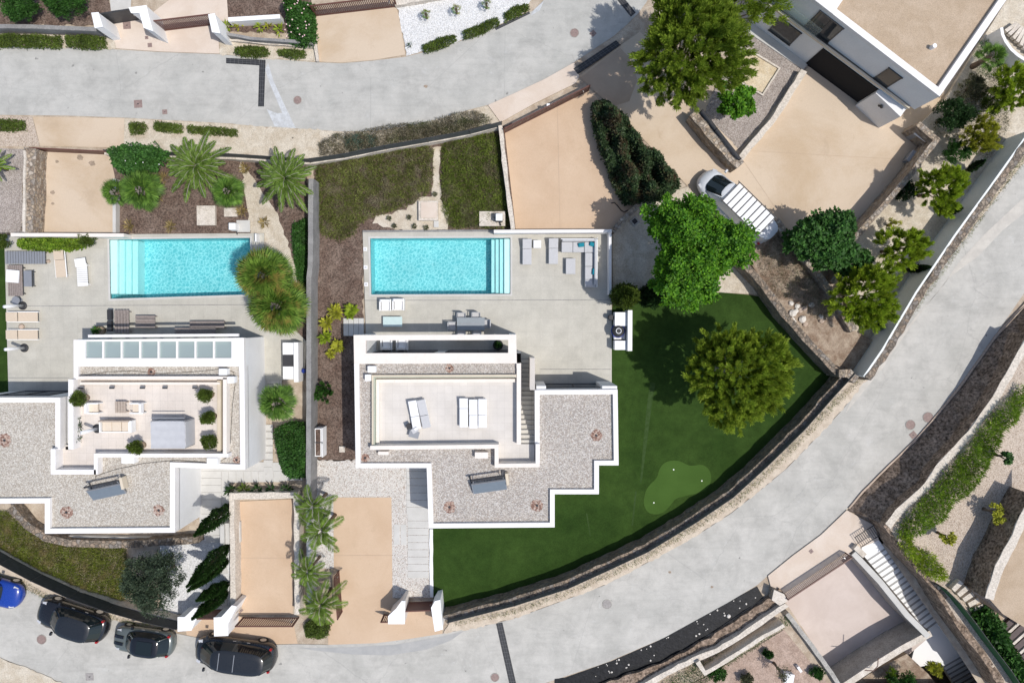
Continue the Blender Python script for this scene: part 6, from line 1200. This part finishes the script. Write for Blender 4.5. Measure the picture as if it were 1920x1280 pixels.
cb = fur('covered_daybed', 'grey fabric covered square daybed with a sagging top on the left roof terrace', 'daybed', 335, 808, TF, 0, [('side_curtain','tarp',[(.98,0,.62,.04,1.5,1.2)]),('frame','metal_grey',[(-.95,.78,.65,.05,.05,1.3),(.95,.78,.65,.05,.05,1.3),(-.95,-.78,.65,.05,.05,1.3),(.95,-.78,.65,.05,.05,1.3),(0,.98,1.25,1.95,.05,.05)]),('seat','grey_fabric',[(0,0,.3,1.8,1.4,.3)])])
mb = MB(); n = 12
for i in range(n+1):
    for j in range(n+1): mb.v.append((-1+2*i/n, -.8+1.6*j/n, 1.32-.05*abs(math.sin(j/n*math.pi*3.3))-.03*math.sin(i/n*math.pi)))
mb.f = [(i*(n+1)+j, (i+1)*(n+1)+j, (i+1)*(n+1)+j+1, i*(n+1)+j+1) for i in range(n) for j in range(n)]; mb.m = [0]*len(mb.f); mb.build('canopy','tarp',cb,True,True)
def potted(label, x, y, r=.42, z=TF, mat='l_hedge'):
    root = thing('potted_shrub', label, 'potted plant', ctr(x, y, z+.8, z), 0, 'round potted shrubs on the left roof terrace'); MB().lathe([(0,0),(.2,0),(.27,.4),(.23,.4),(.2,.34),(0,.34)], 0, 0, 18).build('pot','pot',root,True,True)
    V, C = crown_geo(r, r*.95, r*.8, 40, 70, .11, 'fine', .12, .3); quads('foliage', V+np.array([0,0,.8]), mat, root); MB().tube([(0,0,.3),(0,0,.8)], .03, 6).build('stem','bark',root,False,True)
for x, y, l in [(147,748,'round potted shrub at the left corner of the roof terrace'),(385,742,'upper round potted shrub on the right side of the roof terrace'),(390,783,'middle round potted shrub on the right side of the roof terrace'),(392,828,'lower round potted shrub right of the covered daybed'),(255,838,'round potted shrub by the bottom wall of the roof terrace')]: potted(l, x, y)
for x, y, l in [(148,782,'upper spiky dark plant beside the left wall of the roof terrace'),(152,800,'middle spiky dark plant beside the white tube lamp'),(150,822,'lower spiky dark plant beside the left wall of the roof terrace')]: leafy('spiky_plant', l, x, y, TF, .4, .5, 'l_dark', 40, .12, 'spiky dark plants on the roof terrace')
for x, l in [(157,'leftmost small wall light of the roof terrace'),(214,'second small wall light of the roof terrace'),(271,'third small wall light of the roof terrace'),(313,'fourth small wall light of the roof terrace'),(369,'rightmost small wall light of the roof terrace')]:
    fur('wall_light', l, 'light', x, 725, TF, 0, [('housing','metal_grey',[(0,0,.2,.26,.12,.12)]),('shade','dark_metal',[(0,-.04,.25,.30,.10,.03)])], 'small lights along the roof terrace wall')
for nm, pts, z, l in [('cable',[(146,712),(155,704),(200,697),(250,695),(300,700),(360,697),(420,691),(438,697),(441,720),(436,760),(432,830),(424,858),(410,866)],GZ,'long black cable looping round the left roof terrace'),('cable',[(386,866),(330,862),(270,868),(215,880),(180,892),(178,900)],GZ,'black cable lying across the gravel towards the solar collector')]:
    w_ = [P(x, y, z) for x, y in pts]; w_ = resample(w_, .3); mb = MB().tube([(p.x, p.y, z+.025+.008*math.sin(i)) for i, p in enumerate(w_)], .013, 5); tag(mb.build(nm, 'rubber'), l, 'cable')
# white counter beside left house
fur('outdoor_counter', 'white outdoor counter with a dark hob beside the left house', 'counter', 550, 677, .08, 0, [('counter','white',[(0,.85,.45,.75,.75,.9)]),('hob','charcoal',[(0,.1,.45,.75,.72,.88)]),('counter','white',[(0,-.68,.45,.75,.80,.9)]),('back_wall','white',[(.52,0,.55,.28,2.5,1.1)])])
p = P(571,695,.4); tag(MB().cyl(p.x,p.y,.05,.6,.14).build('gas_bottle','blue_paint'), 'blue gas bottle behind the white counter of the left house', 'gas bottle')
# bits on the upper right driveway
fur('waste_bin_cabinet', 'white cabinet standing in the corner by the stone wall', 'cabinet', 1712, 259, .05, -35, [('body','metal_grey',[(0,0,.5,.85,.5,.95)]),('lid','white',[(0.02,0,1.0,.92,.62,.06)])])
fur('waste_bin', 'small grey bin lying in the shade below the white cabinet', 'bin', 1702, 297, .05, 55, [('body','metal_grey',[(0,0,.25,.75,.36,.42)]),('lid','grey_fabric',[(0,0,.5,.8,.4,.07)])])
fur('street_lamp', 'small white spotlight on the brown slatted gate', 'light', 1025, 205, .06, 0, [('post','dark_metal',[(0,0,.5,.06,.06,1.0)]),('head','white_gloss',[(.05,-.05,1.0,.2,.16,.12)])])
fur('floor_drain', 'square dark pit framed in stone in the bare soil under the bright tree', 'drain', 1190, 415, .11, 40, [('frame','concrete_spk',[(0,.2,.03,.5,.1,.06),(0,-.2,.03,.5,.1,.06),(.2,0,.03,.1,.3,.06),(-.2,0,.03,.1,.3,.06)]),('pit','charcoal',[(0,0,.01,.3,.3,.02)])])
w_ = [P(x, y, .07) for x, y in [(1146,381),(1152,380),(1158,386),(1164,394),(1170,398),(1177,394)]]; tag(MB().tube([(p.x,p.y,.09) for p in resample(w_, .1)], .03, 6).build('hose','rubber'), 'short black hose by the wall corner of the upper parking court', 'hose')
fur('wrought_panel', 'black wrought iron grille lying flat at the top of the long staircase', 'grille', 1622, 1002, .15, 33, [('bar','charcoal',[(i*.14-.7,0,.3,.03,.75,.03) for i in range(11)]),('rail','charcoal',[(0,.38,.3,1.5,.04,.04),(0,-.38,.3,1.5,.04,.04)])])
fur('white_box', 'small white square box on the pale gravel near the bottom edge', 'box', 1475, 1266, .05, -10, [('box','white',[(0,0,.2,.55,.62,.36)]),('lid','white_gloss',[(0,0,.4,.6,.66,.04)])])
fur('white_post', 'small white block at the foot of the dark trunked tree', 'block', 1496, 1250, .05, 35, [('block','white',[(0,0,.15,.16,.42,.3)])])
w_ = [P(x, y, .6) for x, y in [(1624,1258),(1640,1259),(1648,1250),(1649,1235)]]; tag(MB().tube([(p.x,p.y,.45) for p in resample(w_, .15)], .03, 6).build('pipe','rust_metal'), 'curved reddish pipe on the earth bed by the staircase', 'pipe')
# ---------------------------------------------------------------- vehicles
def vehicle(name, label, cat, fx, fy, rx, ry, width, H, paint, roofm, gh, hood=.82, belt=.95, wheel=.33, rear=1.0, stripes=None, glass_sides=True, noseexp=8, z=.03, mirrors=True):
    """fx,fy front px, rx,ry rear px on the road; gh=(rear base, rear roof, front roof, windscreen base) as fractions from rear to front"""
    zc_ = z+.7; F, B = P(fx, fy, zc_), P(rx, ry, zc_); F.z = B.z = 0; L = (F-B).length; c = (F+B)/2; ang = math.atan2((F-B).y, (F-B).x)
    root = thing(name, label, cat, (c.x, c.y, z), ang); n = 40; mb = MB(); Wd = width
    prof = []
    for i in range(n+1):
        u = -math.cos(i/n*math.pi); x = u*L/2; s = (u+1)/2
        hw = Wd/2*(1-abs(u)**(noseexp if u > 0 else 11))**(1/2.2)*(1-.05*max(0, u)**2)
        if s > gh[3]: zt = belt-(belt-hood)*min(1, (s-gh[3])/(1-gh[3]))**1.5
        elif s < gh[0]: zt = belt*rear
        else: zt = belt
        e = 1-abs(u)**14; zt = .45+(zt-.45)*(e**.5 if e > 0 else 0)
        prof.append((x, max(hw, .02), zt))
    m_ = 9
    for (x, hw, zt) in prof:
        for (a, bz) in ((-.90,.22),(-1.0,.45),(-.99,.70),(-.93,.93),(0,1.02),(.93,.93),(.99,.70),(1.0,.45),(.90,.22)):
            mb.v.append((x, a*hw, .22+(zt-.22)*((bz-.22)/.8) if bz > .22 else .22))
    for i in range(n):
        for k in range(m_-1): q = i*m_+k; mb.f.append((q, q+m_, q+m_+1, q+1)); mb.m.append(0)
        q = i*m_; mb.f.append((q, q+m_-1, q+2*m_-1, q+m_)); mb.m.append(0)
    mb.f = [f[::-1] for f in mb.f]
    o = mb.build('body', paint, root, True, True); sb = o.modifiers.new('s', 'SUBSURF'); sb.levels = 1; sb.render_levels = 1
    X = [(-.5+g)*L for g in gh]; ns = 28
    def rg(xa, xb, hw, zz, ex=3.6):
        cx, hx = (xa+xb)/2, (xb-xa)/2; out = []
        for k in range(ns):
            t = 2*math.pi*k/ns; cc, ss = math.cos(t), math.sin(t)
            out.append((cx+hx*abs(cc)**(2/ex)*(1 if cc >= 0 else -1), hw*abs(ss)**(2/ex)*(1 if ss >= 0 else -1), zz))
        return out
    R0 = rg(X[0], X[3], Wd*.455, belt-.03); R1 = rg(X[1], X[2], Wd*.385, H-.05); R2 = rg(X[1]+.08, X[2]-.10, Wd*.35, H); R3 = rg(X[1]+.3, X[2]-.35, Wd*.2, H+.015)
    front, sidef, rearf = [], [], []
    for k in range(ns):
        t = 2*math.pi*(k+.5)/ns; (front if abs(math.sin(t)) < .62 and math.cos(t) > 0 else rearf if abs(math.sin(t)) < .62 else sidef).append(k)
    for nm, ks, mt in (('windscreen', front, 'car_glass'), ('rear_window', rearf, 'car_glass' if glass_sides else paint), ('side_window', [k for k in sidef if k < ns/2], 'car_glass' if glass_sides else paint), ('side_window', [k for k in sidef if k >= ns/2], 'car_glass' if glass_sides else paint)):
        q = MB()
        for k in ks: k2 = (k+1)%ns; q.add([R0[k], R0[k2], R1[k2], R1[k]], [(0,1,2,3)])
        q.build(nm, mt, root, True, True)
    q = MB(); q.v = R1+R2+R3
    for a in (0, ns):
        for k in range(ns): q.f.append((a+k, a+(k+1)%ns, a+ns+(k+1)%ns, a+ns+k)); q.m.append(0)
    q.f.append(tuple(range(2*ns, 3*ns))); q.m.append(0); q.build('roof', roofm, root, True, True)
    q = MB()
    for k in (3, 11, 17, 25): 
        a, b = Vector(R0[k]), Vector(R1[k]); q.tube([a, b], .035, 5)
    q.build('window_pillars', paint, root, True, True)
    wb = L*.30
    for sx in (-1, 1):
        for sy in (-1, 1):
            wl_ = MB(); wl_.tube([(sx*wb, sy*(Wd/2-.22), wheel), (sx*wb, sy*(Wd/2-.005), wheel)], wheel, 24); wo = wl_.build('wheel', 'rubber', root, False, True)
            rm = MB(); rm.tube([(sx*wb, sy*(Wd/2-.02), wheel), (sx*wb, sy*(Wd/2+.004), wheel)], wheel*.6, 16); rm.build('rim', 'steel', wo, False, True)
    for sy in (-1, 1):
        MB().box(L/2-.42, sy*Wd*.34, hood-.08, .28, .18, .08, rz=-sy*.35, ry=.25).build('headlight', 'lamp_lens', root, local=True)
        MB().box(-L/2+.30, sy*Wd*.385, belt-.09, .14, .11, .18, rz=sy*.25).build('tail_light', 'tail_red', root, local=True)
        if mirrors: MB().box(X[3]-.35, sy*(Wd/2+.10), belt+.03, .14, .22, .15, tap=.8).build('mirror', roofm, root, local=True)
        for dx in (.05, -.85): MB().box(dx, sy*(Wd/2-.015), belt-.14, .2, .03, .035).build('door_handle', 'steel', root, local=True)
    if stripes:
        q = MB()
        for y_ in (-.22,.22):
            pts = [(x, zt) for x, hw, zt in prof if x > X[3]+.02 and x < L/2-.12]
            for (x1, z1), (x2, z2) in zip(pts[:-1], pts[1:]): q.add([(x1,y_-.09,z1+.03),(x1,y_+.09,z1+.03),(x2,y_+.09,z2+.03),(x2,y_-.09,z2+.03)], [(0,3,2,1)])
        q.build('bonnet_stripes', stripes, root, False, True)
    return root, L, ang
vehicle('parked_car', 'black family car with a black roof, second from the left on the lower road', 'car', 69, 1142, 199, 1184, 1.84, 1.62, 'paint_black', 'roof_anthracite', (.04,.14,.60,.76), .86, .98, .35)
sc_, L_, a_ = vehicle('parked_car', 'small grey green hatchback with a black roof and black bonnet stripes', 'car', 211, 1195, 325, 1211, 1.68, 1.42, 'paint_grey', 'roof_black', (.05,.17,.62,.76), .80, .90, .30, stripes='roof_black')
MB().box(-.45,0,1.455,1.0,.85,.012).build('sunroof','car_glass',sc_,local=True)
mv, L_, a_ = vehicle('parked_van', 'large dark anthracite people carrier, rightmost of the parked cars', 'van', 365, 1215, 517, 1235, 1.92, 1.86, 'paint_mpv', 'roof_anthracite', (.02,.08,.72,.90), .98, 1.08, .34)
for x_ in (.6, -.35): MB().box(x_,0,1.885,.04,1.1,.012).build('roof_seam','metal_grey',mv,local=True)
vehicle('parked_car', 'bright blue car cut by the left edge on the lower road', 'car', 38, 1122, -72, 1092, 1.78, 1.45, 'paint_blue', 'roof_black', (.06,.18,.58,.72), .80, .92, .31)
bv, L_, a_ = vehicle('delivery_van', 'white van with a roof rack of pale panels parked by the bright green tree', 'van', 1316, 327, 1440, 448, 1.90, 1.98, 'paint_white', 'paint_white', (.005,.02,.74,.90), .98, 1.12, .34, glass_sides=False, noseexp=7, z=.05)
q = MB()
for i in range(9): q.box(-2.05+i*.38, 0, 2.12, .05, 1.56, .04)
for s_ in (-1, 1): q.box(-.53, s_*.76, 2.14, 3.3, .045, .05)
for x_ in (-2.0,-.5,1.0):
    for s_ in (-1, 1): q.box(x_, s_*.74, 2.05, .05, .05, .16)
q.build('roof_rack', 'dark_metal', bv, local=True)
for i in range(8): MB().box(-1.86+i*.38, 0, 2.10, .30, 1.44, .03).build('rack_board', 'white_gloss', bv, local=True)
